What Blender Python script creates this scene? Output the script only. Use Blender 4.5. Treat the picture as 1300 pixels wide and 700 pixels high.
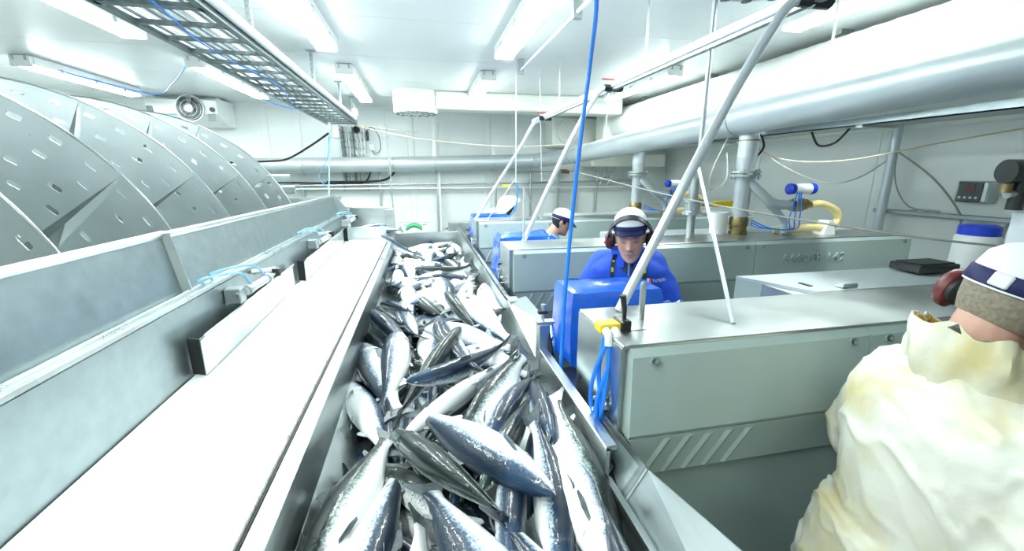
import bpy, bmesh, math, random
from mathutils import Vector, Matrix, Euler, noise

for o in list(bpy.data.objects): bpy.data.objects.remove(o, do_unlink=True)
scene = bpy.context.scene
COL = scene.collection
R = math.radians
PI = math.pi
EYE = 1.95            # every z below is measured from eye height; all things are lifted by EYE at the end

# ------------------------------------------------------------------ camera, world, exposure
cam_data = bpy.data.cameras.new('camera')
cam_data.sensor_width = 36.0
cam_data.lens = 36.0 * 530.0 / 1300.0
cam_data.clip_start = 0.02
cam = bpy.data.objects.new('camera', cam_data)
COL.objects.link(cam)
cam.location = (0, 0, 0)
cam.rotation_euler = Euler((R(90) - math.atan(130 / 530), 0, -R(12)), 'XYZ')
scene.camera = cam
world = bpy.data.worlds.new('world')
scene.world = world
world.use_nodes = True
world.node_tree.nodes['Background'].inputs[0].default_value = (0.75, 0.9, 0.95, 1)
world.node_tree.nodes['Background'].inputs[1].default_value = 0.3
scene.view_settings.view_transform = 'Standard'
scene.view_settings.look = 'None'
scene.view_settings.gamma = 1.0
scene.view_settings.use_curve_mapping = False
scene.view_settings.exposure = 0.36
LAMP_POWER = 44.0
LAMP_COLOUR = (0.90, 1.0, 0.985)

# ------------------------------------------------------------------ materials
MATS = {}
def nd(nt, t, **kw):
    n = nt.nodes.new(t)
    for k, v in kw.items(): setattr(n, k, v)
    return n
def mat(name, col, rough=0.5, metal=0.0, var=0.0, vscale=6.0, bump=0.0, bscale=60.0, coat=0.0,
        stretch=None, spec=0.5, rvar=0.0, alpha=1.0, trans=0.0, stain=None):
    m = bpy.data.materials.new(name); m.use_nodes = True
    nt = m.node_tree; b = nt.nodes['Principled BSDF']
    b.inputs['Base Color'].default_value = (*col, 1)
    b.inputs['Roughness'].default_value = rough
    b.inputs['Metallic'].default_value = metal
    b.inputs['Specular IOR Level'].default_value = spec
    b.inputs['Coat Weight'].default_value = coat
    b.inputs['Coat Roughness'].default_value = 0.08
    b.inputs['Alpha'].default_value = alpha
    b.inputs['Transmission Weight'].default_value = trans
    tc = nd(nt, 'ShaderNodeTexCoord'); mp = nd(nt, 'ShaderNodeMapping')
    nt.links.new(tc.outputs['Object'], mp.inputs['Vector'])
    if stretch: mp.inputs['Scale'].default_value = stretch
    if var or rvar:
        n = nd(nt, 'ShaderNodeTexNoise'); n.inputs['Scale'].default_value = vscale; n.inputs['Detail'].default_value = 5
        nt.links.new(mp.outputs[0], n.inputs['Vector'])
    if var:
        r = nd(nt, 'ShaderNodeMapRange'); r.inputs['From Min'].default_value = 0.3; r.inputs['From Max'].default_value = 0.7
        nt.links.new(n.outputs['Fac'], r.inputs['Value'])
        mx = nd(nt, 'ShaderNodeMix', data_type='RGBA')
        mx.inputs['A'].default_value = (*[c * (1 - var) for c in col], 1)
        mx.inputs['B'].default_value = (*[min(1, c * (1 + var)) for c in col], 1)
        nt.links.new(r.outputs[0], mx.inputs['Factor'])
        last = mx.outputs['Result']
        if stain:
            sc, sscale, lo, hi = stain
            n2 = nd(nt, 'ShaderNodeTexNoise'); n2.inputs['Scale'].default_value = sscale; n2.inputs['Detail'].default_value = 7
            nt.links.new(tc.outputs['Object'], n2.inputs['Vector'])
            r2 = nd(nt, 'ShaderNodeMapRange'); r2.inputs['From Min'].default_value = lo; r2.inputs['From Max'].default_value = hi
            nt.links.new(n2.outputs['Fac'], r2.inputs['Value'])
            m2 = nd(nt, 'ShaderNodeMix', data_type='RGBA'); m2.inputs['B'].default_value = (*sc, 1)
            nt.links.new(last, m2.inputs['A']); nt.links.new(r2.outputs[0], m2.inputs['Factor'])
            last = m2.outputs['Result']
        nt.links.new(last, b.inputs['Base Color'])
    if rvar:
        r3 = nd(nt, 'ShaderNodeMapRange'); r3.inputs['To Min'].default_value = max(0.02, rough - rvar); r3.inputs['To Max'].default_value = rough + rvar
        nt.links.new(n.outputs['Fac'], r3.inputs['Value']); nt.links.new(r3.outputs[0], b.inputs['Roughness'])
    if bump:
        n3 = nd(nt, 'ShaderNodeTexNoise'); n3.inputs['Scale'].default_value = bscale; n3.inputs['Detail'].default_value = 4
        nt.links.new(mp.outputs[0], n3.inputs['Vector'])
        bp = nd(nt, 'ShaderNodeBump'); bp.inputs['Strength'].default_value = bump; bp.inputs['Distance'].default_value = 0.01
        nt.links.new(n3.outputs['Fac'], bp.inputs['Height']); nt.links.new(bp.outputs[0], b.inputs['Normal'])
    MATS[name] = m
    return m

mat('wall_white', (.87, .91, .90), .35, var=.03, vscale=2.0)
mat('ceiling_white', (.76, .80, .795), .32, var=.03, vscale=1.5)
mat('floor_grey', (.20, .25, .24), .35, var=.15, vscale=4, bump=.1)
mat('steel', (.58, .63, .63), .30, 1.0, var=.08, vscale=5, rvar=.08, stretch=(1, 1, 1))
mat('steel_brushed', (.52, .57, .57), .34, 1.0, var=.08, vscale=30, rvar=.10, stretch=(1, .05, 1))
mat('steel_top', (.52, .55, .54), .36, 1.0, var=.10, vscale=4, rvar=.12, stain=((.62, .57, .52), 7.0, .62, .8))
mat('steel_dull', (.50, .55, .55), .48, 1.0, var=.12, vscale=9, rvar=.08)
mat('steel_sheet', (.60, .65, .66), .42, 1.0, var=.06, vscale=3, rvar=.06, stain=((.30, .33, .33), 16.0, .70, .78))
mat('galvanised', (.36, .42, .43), .40, 1.0, var=.09, vscale=18, rvar=.06)
mat('galvanised_dark', (.26, .31, .32), .5, .6, var=.2, vscale=25)
mat('aluminium_pipe', (.58, .64, .66), .42, .45, var=.05, vscale=3, rvar=.08)
mat('panel_grey', (.42, .52, .50), .33, var=.05, vscale=3, coat=.15)
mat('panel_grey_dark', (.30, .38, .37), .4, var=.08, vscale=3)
mat('screw_steel', (.55, .58, .58), .3, 1.0)
mat('belt_white', (.90, .92, .91), .28, var=.02, vscale=3, bump=.15, bscale=90, stretch=(1, 4, 1))
mat('edge_strip', (.62, .60, .57), .5, var=.3, vscale=60, stain=((.38, .20, .17), 45.0, .60, .68))
mat('plastic_white', (.86, .88, .87), .35, var=.02)
mat('duct_cream', (.84, .87, .80), .4, var=.03, vscale=3)
mat('textile_white', (.90, .91, .88), .75, var=.02, bump=.2, bscale=15)
mat('pole_white', (.64, .70, .75), .3, .3, var=.04)
mat('black_rubber', (.012, .014, .015), .45)
mat('black_plastic', (.02, .023, .025), .3)
mat('blue_plastic', (.012, .13, .72), .22, var=.12, vscale=7, bump=.5, bscale=14, coat=.4)
mat('blue_hose', (.02, .24, .90), .3)
mat('pale_blue_hose', (.22, .50, .78), .3)
mat('blue_cap', (.01, .05, .62), .3)
mat('blue_jacket', (.008, .075, .60), .72, var=.12, vscale=9, bump=.25, bscale=300)
mat('blue_sleeve', (.06, .25, .75), .16, var=.5, vscale=40, bump=1.0, bscale=45, coat=.5)
mat('yellow', (.85, .62, .03), .4)
mat('yellow_hose', (.80, .66, .30), .35, var=.06)
mat('brass', (.30, .24, .12), .42, 1.0, var=.3, vscale=25)
mat('red', (.60, .04, .02), .4)
mat('earmuff_red', (.13, .022, .022), .32, var=.15, vscale=12)
mat('navy', (.008, .012, .09), .6)
mat('cap_white', (.86, .88, .90), .75, bump=.15, bscale=220)
mat('coat_white', (.76, .76, .67), .40, var=.05, vscale=5, bump=.22, bscale=26, stain=((.64, .56, .28), 5.5, .47, .72))
mat('coat_lining', (.72, .55, .12), .6, var=.1)
mat('hood_white', (.90, .91, .91), .5, bump=.2, bscale=40)
mat('trousers_dark', (.02, .03, .05), .7)
mat('trousers_white', (.78, .79, .70), .5)
mat('boot_white', (.75, .77, .76), .4)
mat('hair_grey', (.30, .26, .20), .8, var=.25, vscale=120)
mat('hair_black', (.012, .011, .012), .5, var=.3, vscale=120)
mat('shirt_dark', (.03, .05, .07), .7)
mat('lanyard_black', (.015, .018, .016), .6)
mat('lanyard_green', (.62, .72, .05), .6)
mat('white_print', (.80, .84, .88), .6)
mat('red_print', (.75, .06, .04), .6)
mat('green', (.05, .35, .14), .4)
mat('dark_screen', (.05, .06, .06), .15)
mat('red_screen', (.12, .035, .035), .25)
mat('cable_grey', (.11, .14, .15), .5, var=.2)
mat('cable_white', (.78, .80, .76), .5)
mat('cable_cream', (.75, .70, .50), .5)
mat('fan_grey', (.16, .19, .19), .45)
mat('eye_white', (.75, .74, .70), .2)
mat('rope', (.32, .33, .28), .8)
mat('mouth_dark', (.10, .02, .02), .4)

# lamp diffuser : the only thing that shines
m = mat('lamp_glow', (.9, .95, .95), .4)
b = m.node_tree.nodes['Principled BSDF']
b.inputs['Emission Color'].default_value = (*LAMP_COLOUR, 1); b.inputs['Emission Strength'].default_value = LAMP_POWER

# skin with point colours
m = mat('skin', (.6, .4, .32), .48, bump=.08, bscale=160)
nt = m.node_tree; at_ = nd(nt, 'ShaderNodeAttribute', attribute_name='tint')
nt.links.new(at_.outputs['Color'], nt.nodes['Principled BSDF'].inputs['Base Color'])
nt.nodes['Principled BSDF'].inputs['Subsurface Weight'].default_value = .08
nt.nodes['Principled BSDF'].inputs['Subsurface Radius'].default_value = (.01, .004, .002)

# salmon skin : uv.x along the body, uv.y from back (0) to belly (1)
def salmon_mat(name, back, mid, belly):
    m = bpy.data.materials.new(name); m.use_nodes = True; MATS[name] = m
    nt = m.node_tree; b = nt.nodes['Principled BSDF']; L = nt.links.new
    uv = nd(nt, 'ShaderNodeUVMap'); sp = nd(nt, 'ShaderNodeSeparateXYZ'); L(uv.outputs[0], sp.inputs[0])
    tc = nd(nt, 'ShaderNodeTexCoord'); oi = nd(nt, 'ShaderNodeObjectInfo')
    ns = nd(nt, 'ShaderNodeTexNoise'); ns.inputs['Scale'].default_value = 75; ns.inputs['Detail'].default_value = 6
    L(tc.outputs['Object'], ns.inputs['Vector'])
    n2 = nd(nt, 'ShaderNodeTexNoise'); n2.inputs['Scale'].default_value = 4; L(tc.outputs['Object'], n2.inputs['Vector'])
    ad = nd(nt, 'ShaderNodeMath', operation='MULTIPLY_ADD'); L(ns.outputs['Fac'], ad.inputs[0]); ad.inputs[1].default_value = .30; L(sp.outputs['Y'], ad.inputs[2])
    ad2 = nd(nt, 'ShaderNodeMath', operation='MULTIPLY_ADD'); L(n2.outputs['Fac'], ad2.inputs[0]); ad2.inputs[1].default_value = .16; L(ad.outputs[0], ad2.inputs[2])
    ad3 = nd(nt, 'ShaderNodeMath', operation='MULTIPLY_ADD'); L(oi.outputs['Random'], ad3.inputs[0]); ad3.inputs[1].default_value = .12; L(ad2.outputs[0], ad3.inputs[2])
    cr = nd(nt, 'ShaderNodeValToRGB'); L(ad3.outputs[0], cr.inputs[0])
    e = cr.color_ramp.elements; e[0].position = .49; e[0].color = (*back, 1); e[1].position = .80; e[1].color = (*belly, 1)
    k = e.new(.57); k.color = (*[c * 2.4 for c in back], 1); k = e.new(.65); k.color = (*mid, 1); k = e.new(.72); k.color = (*[(a_ + c_) / 2 for a_, c_ in zip(mid, belly)], 1)
    vo = nd(nt, 'ShaderNodeTexVoronoi'); vo.inputs['Scale'].default_value = 70; L(tc.outputs['Object'], vo.inputs['Vector'])
    sp1 = nd(nt, 'ShaderNodeMapRange'); sp1.inputs['From Min'].default_value = .20; sp1.inputs['From Max'].default_value = .30; sp1.inputs['To Min'].default_value = 1; sp1.inputs['To Max'].default_value = 0
    L(vo.outputs['Distance'], sp1.inputs['Value'])
    band = nd(nt, 'ShaderNodeMapRange'); band.inputs['From Min'].default_value = .60; band.inputs['From Max'].default_value = .86; band.inputs['To Min'].default_value = 1; band.inputs['To Max'].default_value = 0
    L(ad2.outputs[0], band.inputs['Value'])
    wn = nd(nt, 'ShaderNodeSeparateColor'); L(vo.outputs['Color'], wn.inputs[0])
    thin = nd(nt, 'ShaderNodeMath', operation='GREATER_THAN'); L(wn.outputs[0], thin.inputs[0]); thin.inputs[1].default_value = .35
    mu = nd(nt, 'ShaderNodeMath', operation='MULTIPLY'); L(sp1.outputs[0], mu.inputs[0]); L(band.outputs[0], mu.inputs[1])
    mu2 = nd(nt, 'ShaderNodeMath', operation='MULTIPLY'); L(mu.outputs[0], mu2.inputs[0]); L(thin.outputs[0], mu2.inputs[1])
    mx = nd(nt, 'ShaderNodeMix', data_type='RGBA'); L(mu2.outputs[0], mx.inputs['Factor']); L(cr.outputs[0], mx.inputs['A']); mx.inputs['B'].default_value = (.012, .016, .02, 1)
    L(mx.outputs['Result'], b.inputs['Base Color'])
    b.inputs['Roughness'].default_value = .38; b.inputs['Coat Weight'].default_value = .6; b.inputs['Coat Roughness'].default_value = .05
    b.inputs['Specular IOR Level'].default_value = .35
    hd = nd(nt, 'ShaderNodeMapRange'); hd.inputs['From Min'].default_value = .16; hd.inputs['From Max'].default_value = .21; hd.inputs['To Min'].default_value = 1; hd.inputs['To Max'].default_value = 0
    L(sp.outputs['X'], hd.inputs['Value'])
    hv = nd(nt, 'ShaderNodeMapRange'); hv.inputs['From Min'].default_value = .62; hv.inputs['From Max'].default_value = .92; hv.inputs['To Min'].default_value = .75; hv.inputs['To Max'].default_value = 0
    L(ad2.outputs[0], hv.inputs['Value'])
    hm = nd(nt, 'ShaderNodeMath', operation='MULTIPLY'); L(hd.outputs[0], hm.inputs[0]); L(hv.outputs[0], hm.inputs[1])
    hx = nd(nt, 'ShaderNodeMix', data_type='RGBA'); L(hm.outputs[0], hx.inputs['Factor']); L(mx.outputs['Result'], hx.inputs['A']); hx.inputs['B'].default_value = (*[c * 3.2 for c in back], 1)
    L(hx.outputs['Result'], b.inputs['Base Color'])
    wv = nd(nt, 'ShaderNodeTexNoise'); wv.inputs['Scale'].default_value = 30; wv.inputs['Detail'].default_value = 3; L(tc.outputs['Object'], wv.inputs['Vector'])
    bw = nd(nt, 'ShaderNodeBump'); bw.inputs['Strength'].default_value = .22; bw.inputs['Distance'].default_value = .010; L(wv.outputs['Fac'], bw.inputs['Height'])
    L(bw.outputs[0], b.inputs['Coat Normal'])
    sc = nd(nt, 'ShaderNodeTexVoronoi'); sc.inputs['Scale'].default_value = 190; L(tc.outputs['Object'], sc.inputs['Vector'])
    bp = nd(nt, 'ShaderNodeBump'); bp.inputs['Strength'].default_value = .18; bp.inputs['Distance'].default_value = .004; L(sc.outputs['Distance'], bp.inputs['Height'])
    L(bp.outputs[0], b.inputs['Normal'])
salmon_mat('salmon_blue', (.006, .017, .036), (.26, .36, .45), (.93, .94, .94))
salmon_mat('salmon_green', (.007, .016, .013), (.24, .31, .30), (.90, .92, .91))
salmon_mat('salmon_pale', (.025, .05, .085), (.46, .55, .62), (.94, .95, .95))
mat('salmon_fin', (.10, .12, .13), .35, var=.4, vscale=30, coat=.6)
mat('salmon_fin_pale', (.42, .46, .48), .35, var=.4, vscale=30, coat=.6)
mat('gill_edge', (.10, .09, .09), .3, coat=.8)
mat('gill_red', (.30, .02, .02), .25, coat=.8)
mat('fish_iris', (.50, .52, .48), .1, coat=1)
mat('fish_pupil', (.005, .005, .006), .08, coat=1)

# ------------------------------------------------------------------ mesh helpers
def catmull(pts, n=6):
    p = [Vector(q) for q in pts]; out = []
    for i in range(len(p) - 1):
        a = p[max(i - 1, 0)]; b_ = p[i]; c = p[i + 1]; d = p[min(i + 2, len(p) - 1)]
        for k in range(n):
            t = k / n
            out.append(0.5 * ((2 * b_) + (-a + c) * t + (2 * a - 5 * b_ + 4 * c - d) * t * t + (-a + 3 * b_ - 3 * c + d) * t ** 3))
    out.append(p[-1]); return out
class MB:
    def __init__(s): s.bm = bmesh.new()
    def face(s, pts):
        return s.bm.faces.new([s.bm.verts.new(p) for p in pts])
    def box(s, x0, x1, y0, y1, z0, z1, bev=0, seg=1):
        r = bmesh.ops.create_cube(s.bm, size=1.0); v = r['verts']
        for q in v: q.co = Vector(((x0 + x1) / 2 + q.co.x * (x1 - x0), (y0 + y1) / 2 + q.co.y * (y1 - y0), (z0 + z1) / 2 + q.co.z * (z1 - z0)))
        if bev:
            ed = list({e for q in v for e in q.link_edges})
            bmesh.ops.bevel(s.bm, geom=ed, offset=bev, segments=seg, profile=.5, affect='EDGES', clamp_overlap=True)
        return s
    def loft(s, rings, caps=True, closed=True):
        vs = [[s.bm.verts.new(p) for p in r] for r in rings]
        n = len(vs[0])
        for a, b_ in zip(vs[:-1], vs[1:]):
            for i in range(n if closed else n - 1):
                j = (i + 1) % n
                try: s.bm.faces.new((a[i], a[j], b_[j], b_[i]))
                except ValueError: pass
        if caps:
            for r in (vs[0][::-1], vs[-1]):
                try: s.bm.faces.new(r)
                except ValueError: pass
        return vs
    def tube(s, pts, r, n=8, radii=None, smooth=0, caps=True):
        p = catmull(pts, smooth) if smooth else [Vector(q) for q in pts]
        rings = []; prev = None
        for i, q in enumerate(p):
            d = (p[min(i + 1, len(p) - 1)] - p[max(i - 1, 0)])
            d = d.normalized() if d.length > 1e-9 else Vector((0, 0, 1))
            if prev is None:
                up = Vector((0, 0, 1)) if abs(d.z) < .95 else Vector((1, 0, 0)); u = d.cross(up).normalized()
            else:
                u = prev - d * prev.dot(d); u = u.normalized() if u.length > 1e-6 else d.orthogonal().normalized()
            prev = u; w = d.cross(u)
            rr = r if radii is None else (radii[i] if len(radii) == len(p) else radii[min(int(i * len(radii) / len(p)), len(radii) - 1)])
            rings.append([q + (u * math.cos(2 * PI * k / n) + w * math.sin(2 * PI * k / n)) * rr for k in range(n)])
        s.loft(rings, caps); return s
    def cyl(s, p0, p1, r, r2=None, n=16):
        s.tube([p0, p1], r, n, radii=[r, r if r2 is None else r2]); return s
    def lathe(s, prof, org, axis=(0, 0, 1), n=24, ring=False):
        if ring: prof = list(prof) + [prof[0]]
        a = Vector(axis).normalized(); u = a.orthogonal().normalized(); w = a.cross(u); o = Vector(org)
        s.loft([[o + a * z + (u * math.cos(2 * PI * k / n) + w * math.sin(2 * PI * k / n)) * max(r, 1e-4) for k in range(n)] for r, z in prof], caps=not ring); return s
    def ell(s, c, rad, rot=None, nu=16, nv=10):
        c = Vector(c); rot = rot or Matrix.Identity(3); rings = []
        for i in range(nv + 1):
            th = PI * (i + .02) / (nv + .04)
            rings.append([c + rot @ Vector((rad[0] * math.sin(th) * math.cos(2 * PI * k / nu), rad[1] * math.sin(th) * math.sin(2 * PI * k / nu), rad[2] * math.cos(th))) for k in range(nu)])
        s.loft(rings); return s
    def prism(s, poly, vec):
        v = Vector(vec); a = [Vector(p) for p in poly]
        s.loft([a, [q + v for q in a]]); return s
    def sheet(s, poly, t):
        """flat polygon with a thickness t along its normal"""
        a = [Vector(p) for p in poly]; nrm = (a[1] - a[0]).cross(a[2] - a[0]).normalized()
        return s.prism([q - nrm * t / 2 for q in a], nrm * t)
    def mesh(s, name, off=None, smooth=35):
        bmesh.ops.recalc_face_normals(s.bm, faces=s.bm.faces)
        me = bpy.data.meshes.new(name); s.bm.to_mesh(me); s.bm.free()
        if off is not None: me.transform(Matrix.Translation(-Vector(off)))
        if smooth:
            for f in me.polygons: f.use_smooth = True
            me.set_sharp_from_angle(angle=R(smooth))
        return me
    def build(s, name, material, parent=None, smooth=35, loc=None):
        off = world_loc(parent) if parent else (Vector(loc) if loc else None)
        me = s.mesh(name, off, smooth); me.materials.append(MATS[material])
        o = bpy.data.objects.new(name, me); COL.objects.link(o)
        if parent: o.parent = parent
        elif loc: o.location = loc
        return o
def world_loc(o):
    v = Vector((0, 0, 0))
    while o is not None: v = v + Vector(o.location); o = o.parent
    return v
def tag(o, label=None, cat=None, group=None, kind=None):
    if label: o['label'] = label
    if cat: o['category'] = cat
    if group: o['group'] = group
    if kind: o['kind'] = kind
    return o
def thing(name, label, cat, loc=(0, 0, 0), group=None):
    o = bpy.data.objects.new(name, None); COL.objects.link(o); o.location = loc; o.empty_display_size = .1
    return tag(o, label, cat, group)
def struct(o): o['kind'] = 'structure'; return o
def link_copy(o, parent=None):
    c = o.copy(); COL.objects.link(c); c.parent = parent; return c
def copy_tree(o, parent=None):
    c = link_copy(o, parent)
    for ch in list(o.children): copy_tree(ch, c)
    return c
def inst(name, me, parent, loc=(0, 0, 0), rot=(0, 0, 0)):
    o = bpy.data.objects.new(name, me); COL.objects.link(o); o.parent = parent
    o.location = loc; o.rotation_euler = rot; return o

# ================================================================== ROOM
CEIL = 1.12; FLOOR = -1.95; BACK = 8.1; LEFT = -4.9; RIGHT = 5.0; FRONT = -3.2
struct(MB().box(LEFT - .1, RIGHT + .1, FRONT - .1, BACK + .1, FLOOR - .1, FLOOR).build('floor', 'floor_grey', smooth=0))
ceil = struct(MB().box(LEFT - .1, RIGHT + .1, FRONT - .1, BACK + .1, CEIL + .012, CEIL + .12).build('ceiling', 'ceiling_white', smooth=0))
y = FRONT
while y < BACK - .01:                                   # insulated ceiling panels with narrow joints
    y1 = min(y + 1.13, BACK)
    MB().box(LEFT, RIGHT, y + .003, y1 - .003, CEIL, CEIL + .014).build('ceiling_panel', 'ceiling_white', ceil, smooth=0); y = y1
wb = struct(MB().box(LEFT - .1, RIGHT + .1, BACK + .01, BACK + .12, FLOOR, CEIL + .05).build('wall_back', 'wall_white', smooth=0))
edges = [LEFT, -3.75, -2.52, -2.02, -.62, -.15, 1.25, 1.75, 3.0, 4.1, RIGHT]
for a, c in zip(edges[:-1], edges[1:]):
    MB().box(a + .003, c - .003, BACK - .004, BACK + .012, FLOOR, CEIL + .01).build('wall_panel', 'wall_white', wb, smooth=0)
for x in edges[1:-1]:
    MB().box(x - .055, x + .055, BACK - .022, BACK - .003, FLOOR, CEIL, .006).build('cover_strip', 'wall_white', wb, smooth=0)
wl = struct(MB().box(LEFT - .12, LEFT, FRONT, BACK, FLOOR, CEIL + .05).build('wall_left', 'wall_white', smooth=0))
wr = struct(MB().box(RIGHT, RIGHT + .12, FRONT, BACK, FLOOR, CEIL + .05).build('wall_right', 'wall_white', smooth=0))
for k, yy in enumerate((.6, 2.0, 3.9, 5.6)):
    MB().box(RIGHT - .008, RIGHT + .002, yy - .02, yy + .02, FLOOR, CEIL, .002).build('cover_strip', 'wall_white', wr, smooth=0)
struct(MB().box(LEFT - .1, RIGHT + .1, FRONT - .12, FRONT, FLOOR, CEIL + .05).build('wall_front', 'wall_white', smooth=0))
# cove moulding between the back wall and the ceiling
struct(MB().prism([(LEFT, BACK - .005, CEIL - .05), (LEFT, BACK - .005, CEIL), (LEFT, BACK - .055, CEIL)], (RIGHT - LEFT, 0, 0)).build('trim_1', 'wall_white', smooth=0))
struct(MB().prism([(LEFT, FRONT, CEIL - .06), (LEFT, FRONT, CEIL), (LEFT + .06, FRONT, CEIL)], (0, BACK - FRONT, 0)).build('trim_2', 'wall_white', smooth=0))
# white service rail boxed along the right wall
struct(MB().box(RIGHT - .09, RIGHT, FRONT, BACK - .06, .44, .53, .01).build('trim_3', 'duct_cream', smooth=0))

# ------------------------------------------------------------------ ceiling lamps
def lamp(x, y0, y1, label):
    L = y1 - y0
    t = thing('ceiling_lamp', label, 'lamp', (x, (y0 + y1) / 2, CEIL), 'fluorescent ceiling lamps')
    MB().box(x - .095, x + .095, y0, y1, CEIL - .085, CEIL - .002, .012).build('housing', 'plastic_white', t)
    rings = []
    for yy, k in ((y0 + .02, .75), (y0 + .05, 1), (y1 - .05, 1), (y1 - .02, .75)):
        rings.append([(x + .080 * k * math.cos(a), yy, CEIL - .084 - .034 * k * max(0, math.sin(a)) ** .7) for a in [PI * i / 10 for i in range(11)]])
    m_ = MB(); m_.loft(rings); m_.build('diffuser', 'lamp_glow', t)
    for yy in (y0 - .012, y1 + .012):
        MB().box(x - .09, x + .09, yy - .014, yy + .014, CEIL - .110, CEIL - .004, .010).build('end_cap', 'plastic_white', t)
    for sx in (-1, 1):
        MB().box(x + sx * .05 - .008, x + sx * .05 + .008, y0 - .036, y0 - .024, CEIL - .05, CEIL - .01).build('clip', 'steel_dull', t)
    for sx in (-1, 1):
        for f in (.2, .5, .8):
            MB().box(x + sx * .092 - .006, x + sx * .092 + .006, y0 + L * f - .02, y0 + L * f + .02, CEIL - .098, CEIL - .06).build('clip', 'steel_dull', t)
    return t
lamp(-.73, 2.35, 4.15, 'long fluorescent lamp just right of the cable tray, in front of the other one there')
lamp(-.73, 5.05, 6.85, 'fluorescent lamp between the cable tray and the round white air outlet')
lamp(.80, 2.35, 4.1, 'bright fluorescent lamp with a thin suspension rail along its side')
lamp(.80, 5.05, 6.55, 'fluorescent lamp above the rectangular white duct of the round outlet')
lamp(-2.12, 2.3, 4.1, 'large fluorescent lamp above the perforated screw, left of the cable tray')
lamp(-2.12, 5.05, 6.85, 'fluorescent lamp with a blue cable at both ends beside the cable tray')
lamp(-3.75, 5.35, 7.0, 'fluorescent lamp farthest from the cable tray with a looped blue cable')
lamp(2.72, 1.1, 2.9, 'fluorescent lamp above the big white textile duct')
for x in (-2.12, -.73):  # lamps added out of view to brighten the belt and its side wall
    lamp(x, -.7, 1.1, 'added unseen fluorescent lamp behind the camera that brightens the belt')
lamp(-3.75, 2.3, 4.1, 'fluorescent lamp above the near end of the screw tank by the left wall')
lamp(2.72, 4.4, 6.0, 'fluorescent lamp hidden above the far end of the textile duct')

# ------------------------------------------------------------------ cable tray
t = thing('cable_tray', 'galvanised cable ladder tray full of cables hanging below the ceiling', 'cable tray', (-1.17, 1.0, .75))
XA, XB, TY0, TY1, TZ = -1.40, -.96, .2, 7.45, .75
for x in (XA, XB):
    MB().box(x - .008, x + .008, TY0, TY1, TZ, TZ + .075).box(x - .02, x + .02, TY0, TY1, TZ - .004, TZ + .004).build('side_rail', 'galvanised', t, smooth=0)
yy = TY0 + .1; k = 0
rung = None
while yy < TY1:
    w = .03 if k % 4 else .05
    MB().box(XA, XB, yy - w / 2, yy + w / 2, TZ - .004, TZ + .016).build('rung', 'galvanised_dark', t, smooth=0)
    yy += .27; k += 1
rnd = random.Random(3)
for i in range(8):
    x = XA + .04 + i * .052; r = rnd.choice([.006, .009, .012, .008])
    pts = [(x + rnd.uniform(-.006, .006), TY0 + (TY1 - TY0) * f / 12, TZ + .018 + r + rnd.uniform(0, .012)) for f in range(13)]
    MB().tube(pts, r, 6).build('cable', rnd.choice(['cable_grey', 'cable_grey', 'cable_white']), t)
MB().tube([(XB + .035, TY0, TZ + .05), (XB + .035, 7.0, TZ + .05)], .026, 10).build('conduit', 'plastic_white', t)
for yy in (1.9, 3.05, 4.6, 6.0, 7.1):
    for x in (XB + .005,):
        m_ = MB().box(x - .015, x + .015, yy - .004, yy + .004, TZ + .03, CEIL - .002)
        m_.box(x - .04, x + .04, yy - .03, yy + .03, CEIL - .008, CEIL - .001)
        h = m_.build('hanger', 'galvanised', t, smooth=0)
        for q in range(7): MB().box(x - .006, x + .006, yy - .006, yy + .006, TZ + .09 + q * .038, TZ + .105 + q * .038).build('slot', 'galvanised_dark', h, smooth=0)
MB().tube([(-1.28, 1.2, .745), (-1.12, 2.2, .738), (-1.2, 2.9, .735), (-1.22, 3.4, .74), (-1.16, 4.2, .735), (-1.28, 5.0, .73), (-1.37, 5.4, .745)], .005, 6, smooth=6).build('blue_cable', 'blue_hose', t)
# blue lamp cable across to the two left lamps
for nm, pts, lb in (('lamp_cable', [(-3.75, 5.36, 1.07), (-3.55, 5.9, 1.02), (-3.1, 6.2, .93), (-2.6, 5.6, .96), (-2.2, 5.08, 1.06)], 'blue cable sagging between two ceiling lamps left of the tray'),
                    ('lamp_cable', [(-2.06, 5.06, 1.06), (-1.98, 5.7, .96), (-1.86, 6.5, .9), (-1.6, 6.7, .86), (-1.42, 6.4, .80)], 'blue cable from a ceiling lamp over to the tray edge')):
    tag(MB().tube(pts, .006, 6, smooth=7).build(nm, 'blue_hose'), lb, 'cable')
# vertical ladder at the end of the tray, with boxes
t = thing('vertical_cable_ladder', 'galvanised vertical cable ladder on the back wall below the tray end', 'cable ladder', (-1.12, BACK, -.2))
for x in (-1.33, -.93): MB().box(x - .012, x + .012, BACK - .09, BACK - .022, -.3, .80).build('side_rail', 'galvanised', t, smooth=0)
for q in range(8): MB().box(-1.33, -.93, BACK - .06, BACK - .04, -.2 + q * .125, -.175 + q * .125).build('rung', 'galvanised', t, smooth=0)
for i, x in enumerate((-1.28, -1.23, -1.19, -1.12, -1.06, -1.0)):
    MB().tube([(x, BACK - .10, .78), (x + .01, BACK - .09, .4), (x - .006, BACK - .09, 0), (x, BACK - .09, -.22)], .013, 6, smooth=3).build('cable', ['cable_grey', 'steel_dull', 'cable_white'][i % 3], t)
b_ = thing('junction_box', 'small grey electrical junction box with black plug beside the cable ladder', 'junction box', (-.82, BACK - .05, .45))
MB().box(-.86, -.76, BACK - .09, BACK - .02, .38, .50, .01).build('body', 'plastic_white', b_)
MB().cyl((-.81, BACK - .09, .44), (-.81, BACK - .115, .44), .035).build('dial', 'steel_dull', b_)
MB().box(-.90, -.86, BACK - .10, BACK - .03, .56, .72, .008).build('plug', 'black_plastic', b_)
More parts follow.
